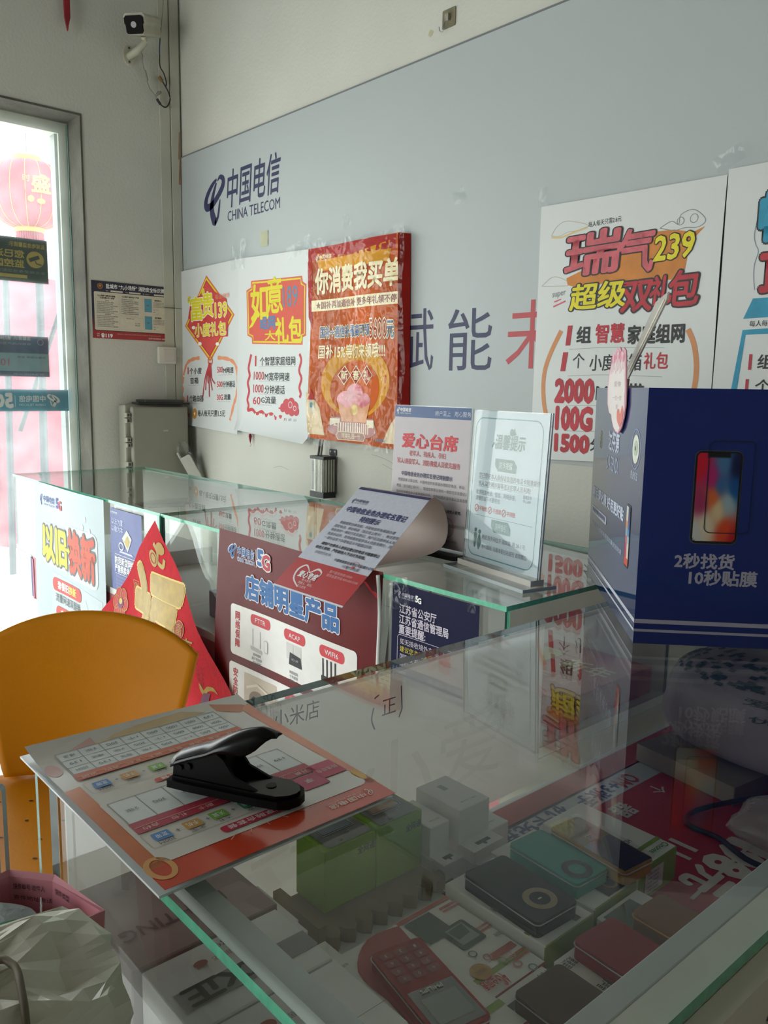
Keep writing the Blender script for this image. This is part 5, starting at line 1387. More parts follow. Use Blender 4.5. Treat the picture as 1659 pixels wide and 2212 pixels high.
g.add([q + up for q in c] + [q + up for q in ci] + [q + dn for q in ci], [(0, 1, 5, 4), (1, 2, 6, 5), (2, 3, 7, 6), (3, 0, 4, 7), (4, 5, 9, 8), (5, 6, 10, 9), (6, 7, 11, 10), (7, 4, 8, 11), (8, 9, 10, 11)], M('box_kraft_inside', '#9aa0a8', .7))
g.build('carton', t)
LVS = ink('#a9a6b8', .4)
s = S(frame(FL, fd, (0, 0, 1)), eps=.00035)
s.rect(0, .0268, WBX, .0322, LVS, 1); s.rect(0, .0158, WBX, .0192, LVS, 1)
s.text('2秒找货', .045, .117, .110, .0195, LVS, 1, off=.03); s.text('10秒贴膜', .064, .146, .089, .0195, LVS, 1, off=.03)
s.rrect(.0605, .132, .118, .2495, .008, ink('#4a4c52', .3), 1); s.rrect(.0615, .133, .117, .2485, .0075, ink('#15151a', .2), 2)
s.orect(.077, .147, .1315, .261, .001, ink('#1c2338', .3), 5, r=.007)
s.build('front_print', t)
# the printed wallpaper: smooth colour fields stored per vertex
PX0, PX1, PZ0, PZ1 = .0637, .1148, .1362, .2463
PTS = [((.10, .85), (.80, .10, .20)), ((.38, .72), (.70, .14, .42)), ((.15, .45), (.62, .20, .36)), ((.05, .10), (.78, .78, .76)), ((.42, .50), (.85, .40, .20)), ((.55, .36), (.86, .76, .58)), ((.75, .12), (.85, .28, .15)), ((.95, .02), (.70, .10, .14)), ((.92, .60), (.06, .30, .55)), ((.95, .85), (.05, .09, .26)), ((.62, .88), (.28, .46, .62)), ((.78, .44), (.62, .70, .72)), ((.30, .18), (.86, .80, .68)), ((.58, .64), (.22, .40, .60))]
def picture_material():
    m = bpy.data.materials.new('printed_wallpaper'); m.use_nodes = True
    tt = m.node_tree; p = tt.nodes['Principled BSDF']; at_ = tt.nodes.new('ShaderNodeAttribute'); at_.attribute_name = 'picture'
    tt.links.new(at_.outputs['Color'], p.inputs['Base Color']); p.inputs['Roughness'].default_value = .35
    return m
PICM = picture_material()
g = G(); PF = frame(FL, fd, (0, 0, 1))
g.grid(24, 48, lambda i, j: PF(PX0 + (PX1 - PX0) * i, PZ0 + (PZ1 - PZ0) * j, .0011), PICM)
po = g.build('phone_picture', t)
ca = po.data.color_attributes.new('picture', 'FLOAT_COLOR', 'POINT')
for k in range(25 * 49):
    u, v = (k % 25) / 24, (k // 25) / 48
    ws = [1 / (((u - p[0][0]) * .8) ** 2 + (v - p[0][1]) ** 2 + .004) ** 2 for p in PTS]
    cc = [(sum(w_ * p[1][q] for w_, p in zip(ws, PTS)) / sum(ws)) ** 2.2 for q in range(3)]
    if v > .955 and .22 < u < .78 or min(u, 1 - u) * 2 + min(v, 1 - v) * 4 < .12:
        cc = [.006, .006, .008]
    ca.data[k].color = (*cc, 1)
SO = FL + sd * LB
s = S(frame(SO, -sd, (0, 0, 1)), eps=.00035)
sx = lambda u: LB - u
WS = ink('#c3cbe0', .3)
s.rect(0, .0268, LB, .0322, ink('#d4d6e4', .3), 1); s.rect(0, .0158, LB, .0192, ink('#d4d6e4', .3), 1); s.build('side_stripes', t); s = S(frame(SO, -sd, (0, 0, 1)), eps=.00035)
s.text('达芬第', sx(.268), sx(.177), .244, .030, WS, 1, off=.03); s.build('side_lettering', t); s = S(frame(SO, -sd, (0, 0, 1)), eps=.00035); s.text('DAFENDI', sx(.275), sx(.175), .2105, .022, ink('#a9b4d2', .3), 1); s.build('side_lettering', t); s = S(frame(SO, -sd, (0, 0, 1)), eps=.00035)
s.ring(sx(.345), .24, .012, .002, ink('#b4a46a', .3), 1, ry=.014); s.text('R', sx(.353), sx(.337), .24, .016, ink('#b4a46a', .3), 1)
s.build('side_emblem', t); s = S(frame(SO, -sd, (0, 0, 1)), eps=.00035)
s.disc(sx(.056), .245, .021, ink('#dfe3d6', .3), 1, ry=.019); s.ring(sx(.056), .245, .030, .0012, ink('#8fa0cc', .3), 1, ry=.026); s.disc(sx(.056), .246, .011, ink('#bcc9b4', .3), 2, ry=.010); s.disc(sx(.056), .246, .003, ink('#6f7a86', .3), 3)
s.text('质量保证', sx(.080), sx(.034), .210, .011, WS, 1)
s.build('side_lettering', t); s = S(frame(SO, -sd, (0, 0, 1)), eps=.00035)
s.text('精品钢化膜 好用更好贴', sx(.398), sx(.113), .149, .019, WS, 1, off=.04)
s.rrect(sx(.401), .112, sx(.250), .125, .005, ink('#d4d6e4', .3), 1); s.text('高清|防爆|全屏|秒贴', sx(.392), sx(.260), .1185, .009, ink('#3b4d8c', .3), 2, off=.02)
s.text('多种型号|不伤屏幕|防指纹膜|抗刮耐磨', sx(.400), sx(.113), .095, .009, WS, 1)
s.build('side_print', t); s = S(frame(SO, -sd, (0, 0, 1)), eps=.00035)
s.rrect(sx(.092), .083, sx(.060), .169, .006, ink('#15151a', .2), 1)
for k in range(8):
    c = ['#c9d0d6', '#d8c9b4', '#d48a5a', '#8fb0c9', '#c06a7a', '#b8406a', '#b83050', '#2b4a86'][7 - k] if k else '#cf4a3a'
    s.rect(sx(.089), .086 + .010 * k, sx(.076), .096 + .010 * k, ink(c, .3), 2)
    c2 = ['#cf4a3a', '#d8cdb8', '#d8d4c4', '#a9bcc4', '#3f7fb0', '#2b5a94', '#2b3f74', '#1c2440'][k]
    s.rect(sx(.076), .086 + .010 * k, sx(.063), .096 + .010 * k, ink(c2, .3), 2)
s.build('side_phone_picture', t)

TG = SO - fd * .003
tf = frame(TG, -sd, (0, 0, 1))
t = thing('paper_tag', 'pink scalloped paper tag with heart hung over the blue box rim', 'tag', tuple(TG + (-sd) * sx(.2) + Vector((0, 0, .26))))
PKT, PKW = M('tag_pink', '#e3a4b6', .35, var=.06), M('tag_white', '#eae2e0', .35, var=.02)
out = [(.255, .376), (.238, .372), (.222, .382), (.205, .380), (.195, .383), (.180, .375), (.165, .381), (.148, .376), (.138, .350), (.130, .325), (.127, .300), (.135, .283), (.150, .268), (.172, .259), (.195, .261), (.215, .266), (.232, .276), (.240, .284), (.262, .287), (.280, .300), (.287, .325), (.281, .345), (.266, .360)]
o2 = [(sx(a), b) for a, b in out]
ce = (sum(p[0] for p in o2) / len(o2), sum(p[1] for p in o2) / len(o2))
g = G(); g.prism(o2, -.0008, .0008, PKT, fn=tf); g.build('card', t)
s = S(lambda u, v, h: tf(u, v, .0009 + h), eps=.0002)
s.poly([(ce[0] + (p[0] - ce[0]) * .90, ce[1] + (p[1] - ce[1]) * .94 - .002) for p in o2], PKW, 1)
for k in range(9):
    s.disc(sx(.255 - .012 * k), .366 + .005 * (k % 2), .006, ink(['#dd8fa8', '#e8b9c8', '#d97f9c'][k % 3]), 2)
    s.stroke(smooth2([(sx(.255 - .012 * k), .366), (sx(.252 - .012 * k), .355), (sx(.256 - .012 * k), .345 + .003 * (k % 3))]), .003, ink('#e3aabc'), 2)
s.poly(smooth2([(sx(.160), .268), (sx(.185), .278), (sx(.188), .292), (sx(.172), .294), (sx(.162), .288), (sx(.150), .300), (sx(.140), .292), (sx(.145), .278), (sx(.160), .268)], 4)[:-1], ink('#d98078'), 2)
s.text('爱你', sx(.225), sx(.170), .330, .008, ink('#b4a4a4'), 2); s.text('一生一世', sx(.230), sx(.160), .310, .007, ink('#b4a4a4'), 2); s.text('爱', sx(.20), sx(.185), .297, .007, ink('#b4a4a4'), 2)
s.build('printed_face', t)
t = thing('opening_stick', 'clear flat plastic stick with pinkish foot leaning out of the blue box', 'stick', tuple(SO + fd * .03 + (-sd) * sx(.33) + Vector((0, 0, .3))))
sf = frame(SO + fd * .03, -sd, (0, 0, 1))
CS = M('stick_clear', '#c9c2b4', .12, alpha=.72, coat=.5)
g = G(); g.prism([(sx(.350), .340), (sx(.300), .340), (sx(.068), .436), (sx(.062), .446), (sx(.132), .440)], -.0012, .0012, CS, fn=sf); g.build('blade', t, bevel=.0005)
g = G(); g.prism([(sx(.386), .280), (sx(.318), .280), (sx(.2995), .3396), (sx(.3505), .3396)], -.0018, .0018, M('stick_pink', '#b98f88', .25, alpha=.9), fn=sf); g.build('foot', t, bevel=.0005)
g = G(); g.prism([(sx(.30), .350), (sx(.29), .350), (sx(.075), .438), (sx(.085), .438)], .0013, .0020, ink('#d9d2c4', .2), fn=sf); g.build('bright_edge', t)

# ------------------------------------------------------------------ inside the foreground counter
SH = .6685
RS = M('promo_red', '#b32632', .45, var=.05, scale=8)
s = S(lambda u, v, h: Vector((v, u, SH + h)), eps=.0002)      # u runs along y, v along x: printed to be read from the customer side
fx = lambda y: -y
s = S(frame((0, 0, SH + .0004), (0, -1, 0), (1, 0, 0)), eps=.0003)
s.rect(.575, 2.956, 1.30, 3.385, RS, 0)
s.rect(.575, 2.956, 1.30, 3.000, ink('#b8463f'), 1)
s.poly([(.575, 3.000), (1.30, 2.992), (1.30, 3.034), (.575, 3.044)], ink('#cfd2da'), 1)
s.text('OM', .872, .912, 3.021, .028, ink('#b8303c'), 2, off=.03); s.text('+3张手', .914, 1.005, 3.020, .030, ink('#2f4a86'), 2, off=.03); s.text('机卡免费领', 1.03, 1.20, 3.016, .030, ink('#2f4a86'), 2, off=.03)
s.text('个', .868, .894, 3.066, .024, ink('#d9cfd0'), 2, off=.02); s.text('器', .955, .990, 3.068, .032, ink('#d9cfd0'), 2, off=.03)
s.rect(.987, 3.148, .995, 3.186, ink('#d9cfd0'), 2); s.rect(1.011, 3.150, 1.018, 3.190, ink('#d9cfd0'), 2)
for tt, a, b in (('1', .84, .85), ('1', .885, .895), (':', .906, .912), ('1', .926, .936), ('9', .944, .974), ('8', .978, 1.010), ('元', 1.018, 1.066)):
    s.text(tt, a, b, 3.226, .052, ink('#ded6d0'), 2, off=.05)
s.stroke([(.85, 3.219), (1.09, 3.232)], .005, ink('#ded6d0'), 4)
tag(s.build('promotion_sheet'), 'red promotion sheet with white price lettering lying on the counter shelf', 'poster')

def put(name, label, cat, x0, x1, y0, y1, z1, m, prints=None, group=None, z0=None, **sides):
    return carton(name, label, x0, x1, y0, y1, SH + .0025 if z0 is None else z0, z1, m, cat=cat, group=group, draw=prints, **sides)
BWH = M('carton_white', '#eeeeea', .45, var=.02, spec=.3)
GRS = M('carton_green', '#7f9a2c', .4, var=.06, coat=.3)
GRN2 = ink('#8aa63a', coat=.3)
def pbox(label, x0, x1, y0, y1, z1, lines, m=BWH, side=None, extra=None):
    # phone carton printed to be read from the customer side; green rule along its far edge
    def dr(t):
        s = S(frame((x0, y1, z1), (0, -1, 0), (1, 0, 0)), eps=.0003)
        w_, l_ = y1 - y0, x1 - x0
        s.rect(0, l_ * .80, w_, l_ * .845, GRN2, 1)
        if extra:
            extra(s, w_, l_)
        s.build('top_print', t)
        for k, (c, a, b, v, h, mm) in enumerate(lines):
            q = S(frame((x0, y1, z1), (0, -1, 0), (1, 0, 0)), eps=.0003)
            q.text(c, w_ * a, w_ * b, l_ * v, h, mm, 8, off=.02); q.build('lettering', t)
    return put('phone_box', label, 'box', x0, x1, y0, y1, z1, m, dr, 'phone boxes in the foreground counter', front=m, right=side or GRS)
HB_ = ink('#55606a')
OG = ink('#4a8a3a')
def lab(s, w_, l_):
    pass
b = pbox('phone box with green end and price label under the gold phone', 3.065, 3.200, -1.150, -1.070, .713, [('Cinonee', .1, .5, .93, .008, OG), ('HD高清通话', .45, .95, .70, .009, ink('#4a4a86'))])
s = S(frame((3.2003, -1.150, .6715), (0, 1, 0), (0, 0, 1)), eps=.0003); s.rrect(.012, .006, .050, .034, .002, ink('#d6d2d6'), 1)
for k in range(5):
    s.line('CN-500 12345678', .015, .028 - .005 * k, .004, GREY, 2, sx=.75)
s.build('price_label', b)
def im1(s, w_, l_):
    s.rect(w_ * .12, l_ * .55, w_ * .62, l_ * .98, ink('#3b3b3c', .3), 3); s.ring(w_ * .36, l_ * .88, .008, .003, ink('#a8854a', .3), 4)
pbox('phone box with ringed handset picture under the teal phone', 3.060, 3.203, -1.240, -1.160, .707, [('长动力', .6, .95, .45, .012, HB_), ('充电宝', .64, .95, .30, .010, HB_)], extra=im1)
def im2(s, w_, l_):
    s.disc(w_ * .80, l_ * .42, .009, ink('#4a86a8', .3), 3); s.disc(w_ * .72, l_ * .58, .010, ink('#b84a3a', .3), 3); s.rect(w_ * .2, l_ * .90, w_ * .32, l_ * .97, ink('#5a5a44'), 3)
    s.disc(w_ * .80, l_ * .42, .005, ink('#cfd6da', .3), 4); s.disc(w_ * .72, l_ * .58, .005, ink('#d8a08a', .3), 4)
pbox('phone box with blue and red badges under the black phone', 3.070, 3.206, -1.326, -1.246, .707, [('全网通', .72, .95, .88, .012, HB_), ('VoLTE', .50, .70, .78, .010, HB_), ('音量大·信号强·待机长', .88, .99, .5, .008, HB_)], extra=im2)
def im4(s, w_, l_):
    s.rect(0, l_ * .02, w_, l_ * .06, ink('#b8463f', .3), 3)
    for q in (.02, .36, .72):
        s.rect(w_ * .0, l_ * (q + .08), w_ * .30, l_ * (q + .10), ink('#c9605a', .3), 3); s.rect(w_ * .0, l_ * (q + .12), w_ * .30, l_ * (q + .14), ink('#c9605a', .3), 3)
    s.rect(w_ * .45, l_ * .08, w_ * .92, l_ * .36, ink('#24423c', .3), 4); s.rrect(w_ * .22, l_ * .30, w_ * .66, l_ * .56, .003, ink('#24423c', .3), 5); s.rect(w_ * .28, l_ * .33, w_ * .60, l_ * .52, ink('#8fa096', .3), 6); s.poly([(w_ * .30, l_ * .34), (w_ * .58, l_ * .35), (w_ * .56, l_ * .46), (w_ * .34, l_ * .45)], ink('#3b5a4c', .3), 7)
    s.disc(w_ * .78, l_ * .78, .011, ink('#b8862c', .3), 4); s.text('移动认证', w_ * .70, w_ * .86, l_ * .78, .006, ink('#8a5a1c'), 5)
    for k in range(5):
        s.ring(w_ * (.62 - .10 * k), l_ * (.62 + .09 * k), .004, .0015, ink(['#7a7a80', '#c98a8a', '#6fa04a', '#c97a8a', '#6f9aa8'][k], .3), 4)
    s.text('全网通', w_ * .20, w_ * .44, l_ * .80, .011, ink('#e3c4bc'), 5)
    s.rect(w_ * .05, l_ * .70, w_ * .50, l_ * .76, ink('#b8463f', .3), 3)
pbox('white phone box printed with a gold seal and 4G lettering', 3.075, 3.212, -1.408, -1.332, .698, [('4G', .62, .74, .93, .016, RED), ('全网通', .76, .98, .90, .012, RED), ('屏显亮·声音大', .05, .16, .60, .006, HB_)], side=M('carton_red_side', '#a3363c', .4), extra=im4)
def imP(s, w_, l_):
    P = ink('#b03540', coat=.3)
    s.stroke(smooth2([(w_ * .05, l_ * .12), (w_ * .40, l_ * .10), (w_ * .72, l_ * .22), (w_ * .80, l_ * .45), (w_ * .86, l_ * .70), (w_ * .99, l_ * .98)]), interp([.030, .032, .026, .014, .016, .03]), P, 3)
    s.stroke(smooth2([(w_ * .10, l_ * .22), (w_ * .42, l_ * .22), (w_ * .60, l_ * .34), (w_ * .68, l_ * .55), (w_ * .78, l_ * .85)]), .004, ink('#a9acb0'), 4)
    s.text('飞利浦手机', w_ * .60, w_ * .95, l_ * .90, .009, ink('#d9b4b4'), 5)
pbox('white phone box with a red wave under the red keypad phone', 3.085, 3.255, -1.500, -1.412, .706, [('XFE25G 双卡双待 直板手机', .86, .99, .10, .004, HB_)], side=M('carton_red_side', '#a3363c', .4), extra=imP)
def imB(s, w_, l_):
    s.rect(w_ * .30, l_ * .04, w_ * .95, l_ * .40, ink('#6b7a76', .3), 3)
pbox('phone box with a grey-green picture under the copper phone', 3.206, 3.345, -1.241, -1.165, .701, [], extra=imB)
pbox('phone box with black left side under the dark red phone', 3.2185, 3.350, -1.330, -1.2545, .701, [('高亮屏', .80, .99, .10, .012, HB_), ('好声音', .78, .99, .40, .012, HB_)], m=BWH, side=M('carton_black_side', '#20221e', .4))
pbox('phone box with large handset picture under the brown phone', 3.2145, 3.350, -1.432, -1.3425, .701, [('长动力', .02, .20, .10, .012, HB_), ('强信号', .04, .22, .42, .012, HB_)], extra=lambda s, w_, l_: (s.rect(w_ * .50, l_ * .10, w_ * .96, l_ * .75, ink('#3c4442', .3), 3), s.rect(w_ * .60, l_ * .16, w_ * .90, l_ * .45, ink('#a9b4b8', .3), 4)))

def phone(label, x0, x1, y0, y1, z0, th, rot, body, kind, trim=None):
    """A small bar phone lying face down or face up, long side along x."""
    cx, cy = (x0 + x1) / 2, (y0 + y1) / 2
    t = thing('mobile_phone', label, 'phone', (cx, cy, z0), 'feature phones in the foreground counter')
    L_, W_ = (x1 - x0) / 2, (y1 - y0) / 2
    c, sn = math.cos(rot), math.sin(rot)
    F = lambda u, v, h: Vector((cx + c * u - sn * v, cy + sn * u + c * v, z0 + h))
    g = G(); g.prism(rrpts(-L_, -W_, L_, W_, .006), .0003, th, body, fn=F); pb_ = g.build('body', t, bevel=.0022, seg=3)
    g = G()
    rr = rrpts(-L_ - .0004, -W_ - .0004, L_ + .0004, W_ + .0004, .006)
    g.tube([F(p[0], p[1], th * .80) for p in rr + rr[:1]], .0007, trim or STEEL, 6); g.build('trim_band', pb_)
    s = S(lambda u, v, h: F(u, v, th + .0002 + h), eps=.0002)
    if kind == 'ring':
        pass
    return pb_, s, L_, W_, F
TEALB = M('phone_teal', '#3f9890', .4, var=.05, spec=.25)
t, s, L_, W_, F = phone('teal bar phone lying face down with a black camera ring', 3.083, 3.182, -1.238, -1.183, .7072, .017, -.06, TEALB, 'ring')
s.ring(L_ * .62, -.004, .0135, .007, ink('#23282b', .25), 1); s.text('C', L_ * .62 - .002, L_ * .62 + .002, -.004, .005, ink('#6fb4ae'), 1); s.build('camera_ring', t)
t, s, L_, W_, F = phone('black bar phone lying face down with a bronze camera ring', 3.090, 3.196, -1.321, -1.259, .7072, .017, -.06, M('phone_black', '#0e1412', .4, var=.1, spec=.2), 'ring')
s.ring(L_ * .50, .002, .0145, .007, ink('#8a7448', .3), 1); s.text('I', L_ * .50 - .001, L_ * .50 + .001, .002, .005, ink('#b4b4ac'), 1); s.build('camera_ring', t)
t, s, L_, W_, F = phone('gold keypad phone with a dark screen in a clear case', 3.098, 3.208, -1.184, -1.134, .7132, .016, -.10, M('phone_gold', '#a87f3c', .4, var=.06, spec=.25), 'key')
s.rect(-.006, -W_ + .002, L_ - .002, W_ - .002, ink('#17181f', .05, coat=1.0), 1)
for i in range(4):
    for j in range(3):
        s.rrect(-L_ + .006 + .0105 * i, -W_ + .005 + .0145 * j, -L_ + .014 + .0105 * i, -W_ + .0165 + .0145 * j, .001, ink('#9a7a48', .3), 1)
s.rect(-.019, -.006, -.008, .006, ink('#d4b870', .2), 2); s.rect(-.017, -.0045, -.010, .0045, ink('#2b2620', .2), 3)
s.build('screen_and_keys', t)
g = G(); g.prism(rrpts(-L_ - .002, -W_ - .002, L_ + .002, W_ + .002, .007), .0185, .0195, ACRYL, fn=F); g.build('clear_case', t)
t, s, L_, W_, F = phone('dark red bar phone lying face down, half hidden by the rail', 3.228, 3.335, -1.315, -1.254, .7012, .018, -.06, M('phone_red', '#8f1c26', .4, var=.06, spec=.2), 'ring')
s.ring(L_ * .42, -.008, .0135, .007, ink('#2a2022', .25), 1); s.build('camera_ring', t)
t, s, L_, W_, F = phone('copper brown phone in the far right column, ridge of orange light metal', 3.240, 3.345, -1.233, -1.180, .7012, .018, -.05, M('phone_copper', '#855a3c', .45, var=.05, spec=.2), 'cam', trim=M('trim_copper', '#c98f54', .3, metal=.7))
s.rrect(L_ * .45, -.020, L_ * .92, .002, .004, ink('#6b5a4e', .2), 1); s.disc(L_ * .68, -.009, .006, ink('#1c1c1c', .1), 2); s.build('camera_island', t)
t, s, L_, W_, F = phone('brown leather-look phone lying face down nearest the camera', 3.236, 3.340, -1.412, -1.349, .7012, .018, -.04, M('phone_brown', '#4a3024', .5, var=.08, spec=.2), 'cam')
s.rrect(L_ * .30, -.026, L_ * .85, .000, .004, ink('#26241f', .15, coat=.6), 1); s.disc(L_ * .58, -.012, .007, ink('#3c3a35', .1), 2); s.build('camera_island', t)
t, s, L_, W_, F = phone('red keypad phone with a grey screen lying on its white box', 3.122, 3.238, -1.487, -1.433, .7062, .014, -.20, M('phone_bright_red', '#a01a24', .4, var=.05, spec=.2), 'key')
s.rect(.002, -W_ + .004, L_ - .004, W_ - .003, ink('#202322', .1, coat=.8), 1); s.rect(.014, -W_ + .010, L_ - .012, W_ - .008, ink('#5f6e66', .15, coat=.6), 2)
s.build('screen', t)
s = S(lambda u, v, h: F(v, -u, .0147 + h), eps=.0002); s.text('PHILIPS', -.010, .012, .007, .0045, ink('#d9d9d4'), 3, off=.03)
for i in range(4):
    for j in range(3):
        s.rrect(-W_ + .005 + .0155 * j, -L_ + .006 + .011 * i, -W_ + .0175 + .0155 * j, -L_ + .015 + .011 * i, .002, ink('#8f1f27', .35), 1)
        s.text('123456789*0#'[i * 3 + j] if i < 4 else '0', -W_ + .010 + .0155 * j, -W_ + .0125 + .0155 * j, -L_ + .0105 + .011 * i, .004, ink('#d9b0b0'), 2)
s.build('keypad', t)

# green phone cartons on a brown corrugated tray
t = thing('corrugated_tray', 'brown corrugated tray under the green cartons, edge scalloped to imitate a glass reflection', 'tray', (2.995, -1.40, SH))
KR = M('corrugated_brown', '#8a7860', .85, var=.08, scale=30)
ed = [(3.030, -1.462)]  # scallops put a reflection in the counter glass into the tray's outline
for k in range(8):
    y = -1.462 + .022 * k
    ed += [(3.036, y + .004), (3.042, y + .011), (3.036, y + .018), (3.028, y + .022)]
g = G(); g.prism([(2.954, -1.462)] + ed + [(2.954, -1.284)], SH + .0003, SH + .016, KR); g.build('base', t)
g = G(); g.prism([(2.954, -1.472), (3.036, -1.472), (3.036, -1.4625), (2.954, -1.4625)], SH + .0003, SH + .032, KR); g.build('front_flap', t)
GC = M('carton_lime_green', '#7ba612', .45, var=.08, spec=.2)
PH, SCB, SCO = ink('#2c3a3c', .25, coat=.5), ink('#33566f', .15, coat=.6), ink('#96683c', .15, coat=.6)
for k, (y0, y1, sc, lb) in enumerate(((-1.442, -1.3705, SCB, 'lime green phone carton with a blue-screened phone picture, nearer the price sheet corner'), (-1.3695, -1.300, SCO, 'lime green phone carton with an orange-screened phone picture, beside the white boxes'))):
    def dr(t, y0=y0, y1=y1, sc=sc):
        s = S(frame((2.954, y1, .7585), (0, -1, 0), (1, 0, 0)), eps=.0003)
        w_ = y1 - y0
        s.rrect(w_ * .06, .002, w_ * .90, .050, .004, PH, 1); s.rect(w_ * .20, .003, w_ * .76, .026, sc, 2); s.orect(w_ * .18, .003, w_ * .78, .028, .0008, ink('#b9c4c4'), 3); s.disc(w_ * .62, .044, .0025, ink('#7a6a44'), 2); s.text('C', w_ * .34, w_ * .38, .036, .004, ink('#8fa0a0'), 2)
        s.build('top_print', t)
        s = S(frame((3.0063, y0, SH + .0185), (0, 1, 0), (0, 0, 1)), eps=.0003); s.text('全网通', w_ * .62, w_ * .96, .056, .009, ink('#3f5a1c'), 1, off=.02); s.build('side_print', t)
    put('phone_carton', lb, 'box', 2.954, 3.006, y0, y1, .758, GC, dr, 'green phone cartons', z0=SH + .0185)

# white accessory boxes with hang tabs
AW = M('accessory_white', '#eaeae8', .4, var=.02)
def accbox(label, x0, x1, y0, y1, z0, z1, tabs=True):
    t = thing('accessory_box', label, 'box', ((x0 + x1) / 2, (y0 + y1) / 2, z0), 'white accessory boxes')
    g = G(); g.box((x0, y0, z0), (x1, y1, z1), AW); g.build('carton', t, bevel=.0008, seg=1)
    if tabs:
        g = G(); g.box((x1, y0, z0 + .001), (x1 + .024, y1, z0 + .0022), AW); s_ = None
        g.build('hang_tab', t)
        s = S(frame((x1, y0, z0 + .0024), (1, 0, 0), (0, 1, 0)), eps=.0002); w_ = y1 - y0
        s.poly([(.010, w_ * .30), (.016, w_ * .30), (.016, w_ * .45), (.020, w_ * .48), (.020, w_ * .54), (.016, w_ * .56), (.016, w_ * .74), (.010, w_ * .74)], ink('#55544f'), 0); s.build('hang_hole', t)
    s = S(frame((x0, y1, z1), (0, -1, 0), (1, 0, 0)), eps=.0002); w_, l_ = y1 - y0, x1 - x0
    s.text('USB-C Charge', w_ * .2, w_ * .7, l_ * .82, .004, ink('#8f9294'), 1); s.rect(w_ * .45, l_ * .2, w_ * .60, l_ * .38, ink('#b4b7b8'), 1); s.build('top_print', t)
    return t
accbox('white accessory box with hang tab, bottom of the far stack by the promo sheet', 2.955, 3.030, -1.232, -1.172, SH + .0025, .708)
accbox('white accessory box with hang tab, top of the far stack by the promo sheet', 2.955, 3.030, -1.262, -1.210, .7085, .752)
accbox('white accessory box with hang tab, bottom of the stack beside the green cartons', 2.955, 3.022, -1.298, -1.2665, SH + .0025, .700)
accbox('white accessory box with hang tab, top of the stack beside the green cartons', 2.955, 3.018, -1.298, -1.2665, .7005, .738)
# crumpled clear wrapper beside them
g = G(); g.grid(5, 8, lambda i, j: Vector((3.046 + .012 * i + .004 * math.sin(9 * j), -1.300 + .02 * i + .016 * j, SH + .004 + .055 * j + .004 * math.sin(7 * i + 5 * j))), FILM)
tag(g.build('clear_wrapper'), 'crumpled strip of clear wrapping standing beside the white accessory boxes', 'wrapper')

# near end of the shelf: boxes seen through the end glass
PKB = M('carton_pinkish', '#a8948f', .5, var=.05)
def lt(t):
    s = S(frame((2.956, -1.555, .7905), (0, -1, 0), (1, 0, 0)), eps=.0003)
    s.text('LIGHTING', .030, .125, .088, .015, ink('#5f5552'), 1, off=.01); s.build('top_print', t)
put('lighting_box', 'pinkish carton with LIGHTING print at the near end of the counter shelf', 'box', 2.956, 3.086, -1.690, -1.555, .790, PKB, lt)
def zx(t):
    s = S(frame((3.090, -1.560, .7905), (0, -1, 0), (1, 0, 0)), eps=.0003)
    s.rect(0, .040, .118, .062, ink('#9a9a98'), 1); s.text('ZX正', .040, .112, .050, .022, ink('#2c2c2c'), 2, off=.04); s.build('handwritten_band', t)
    s = S(frame((3.090, -1.560, .7905), (0, -1, 0), (1, 0, 0)), eps=.0003)
    s.text('Charge', .030, .066, .012, .009, ink('#6b6b66'), 2); s.build('top_print', t); s = S(frame((3.090, -1.560, .7905), (0, -1, 0), (1, 0, 0)), eps=.0003); s.disc(.085, .022, .006, ink('#a8564e'), 2, ry=.004); s.text('超能充', .05, .075, .024, .006, ink('#b8706a'), 2)
    s.build('top_print', t)
put('charger_box', 'white charger box with black handwriting at the near end of the shelf', 'box', 3.090, 3.172, -1.684, -1.560, .790, BWH, zx)
def zx2(t):
    s = S(frame((3.174, -1.560, .7905), (0, -1, 0), (1, 0, 0)), eps=.0003)
    s.disc(.080, .025, .007, ink('#a8564e'), 2, ry=.005); s.text('快充数据线', .03, .072, .028, .006, ink('#8a8a86'), 2); s.rect(.0, .060, .12, .0606, ink('#a9a49c'), 1); s.build('top_print', t)
put('charger_box', 'white charger box with a red logo right of the handwritten box', 'box', 3.174, 3.26, -1.684, -1.560, .790, BWH, zx2)
accbox('small white box near the counter corner, left of the corrugated tray', 3.036, 3.070, -1.545, -1.510, SH + .0025, .735, tabs=False)
accbox('small white box near the counter corner with a reddish print', 2.96, 3.034, -1.545, -1.495, SH + .0025, .720, tabs=False)
def lid(t):
    s = S(frame((3.055, -1.509, .6985), (1, 0, 0), (0, 1, 0)), eps=.0003); s.rect(.024, .002, .027, .030, ink('#3c3c3a'), 1); s.build('dark_slot', t)
put('flat_box', 'flat white box with a dark slot between tray and red phone box', 'box', 3.0505, 3.083, -1.509, -1.475, .698, BWH, lid)
g = G(); g.box((3.086, -1.5085, .680), (3.15, -1.5015, .688), M('yellow_box', '#c9a83a', .4)); g.box((3.086, -1.5085, SH + .003), (3.15, -1.5015, .680), BWH)
tag(g.build('yellow_edged_box'), 'thin white box with a yellow edge beside the red wave phone box', 'box')

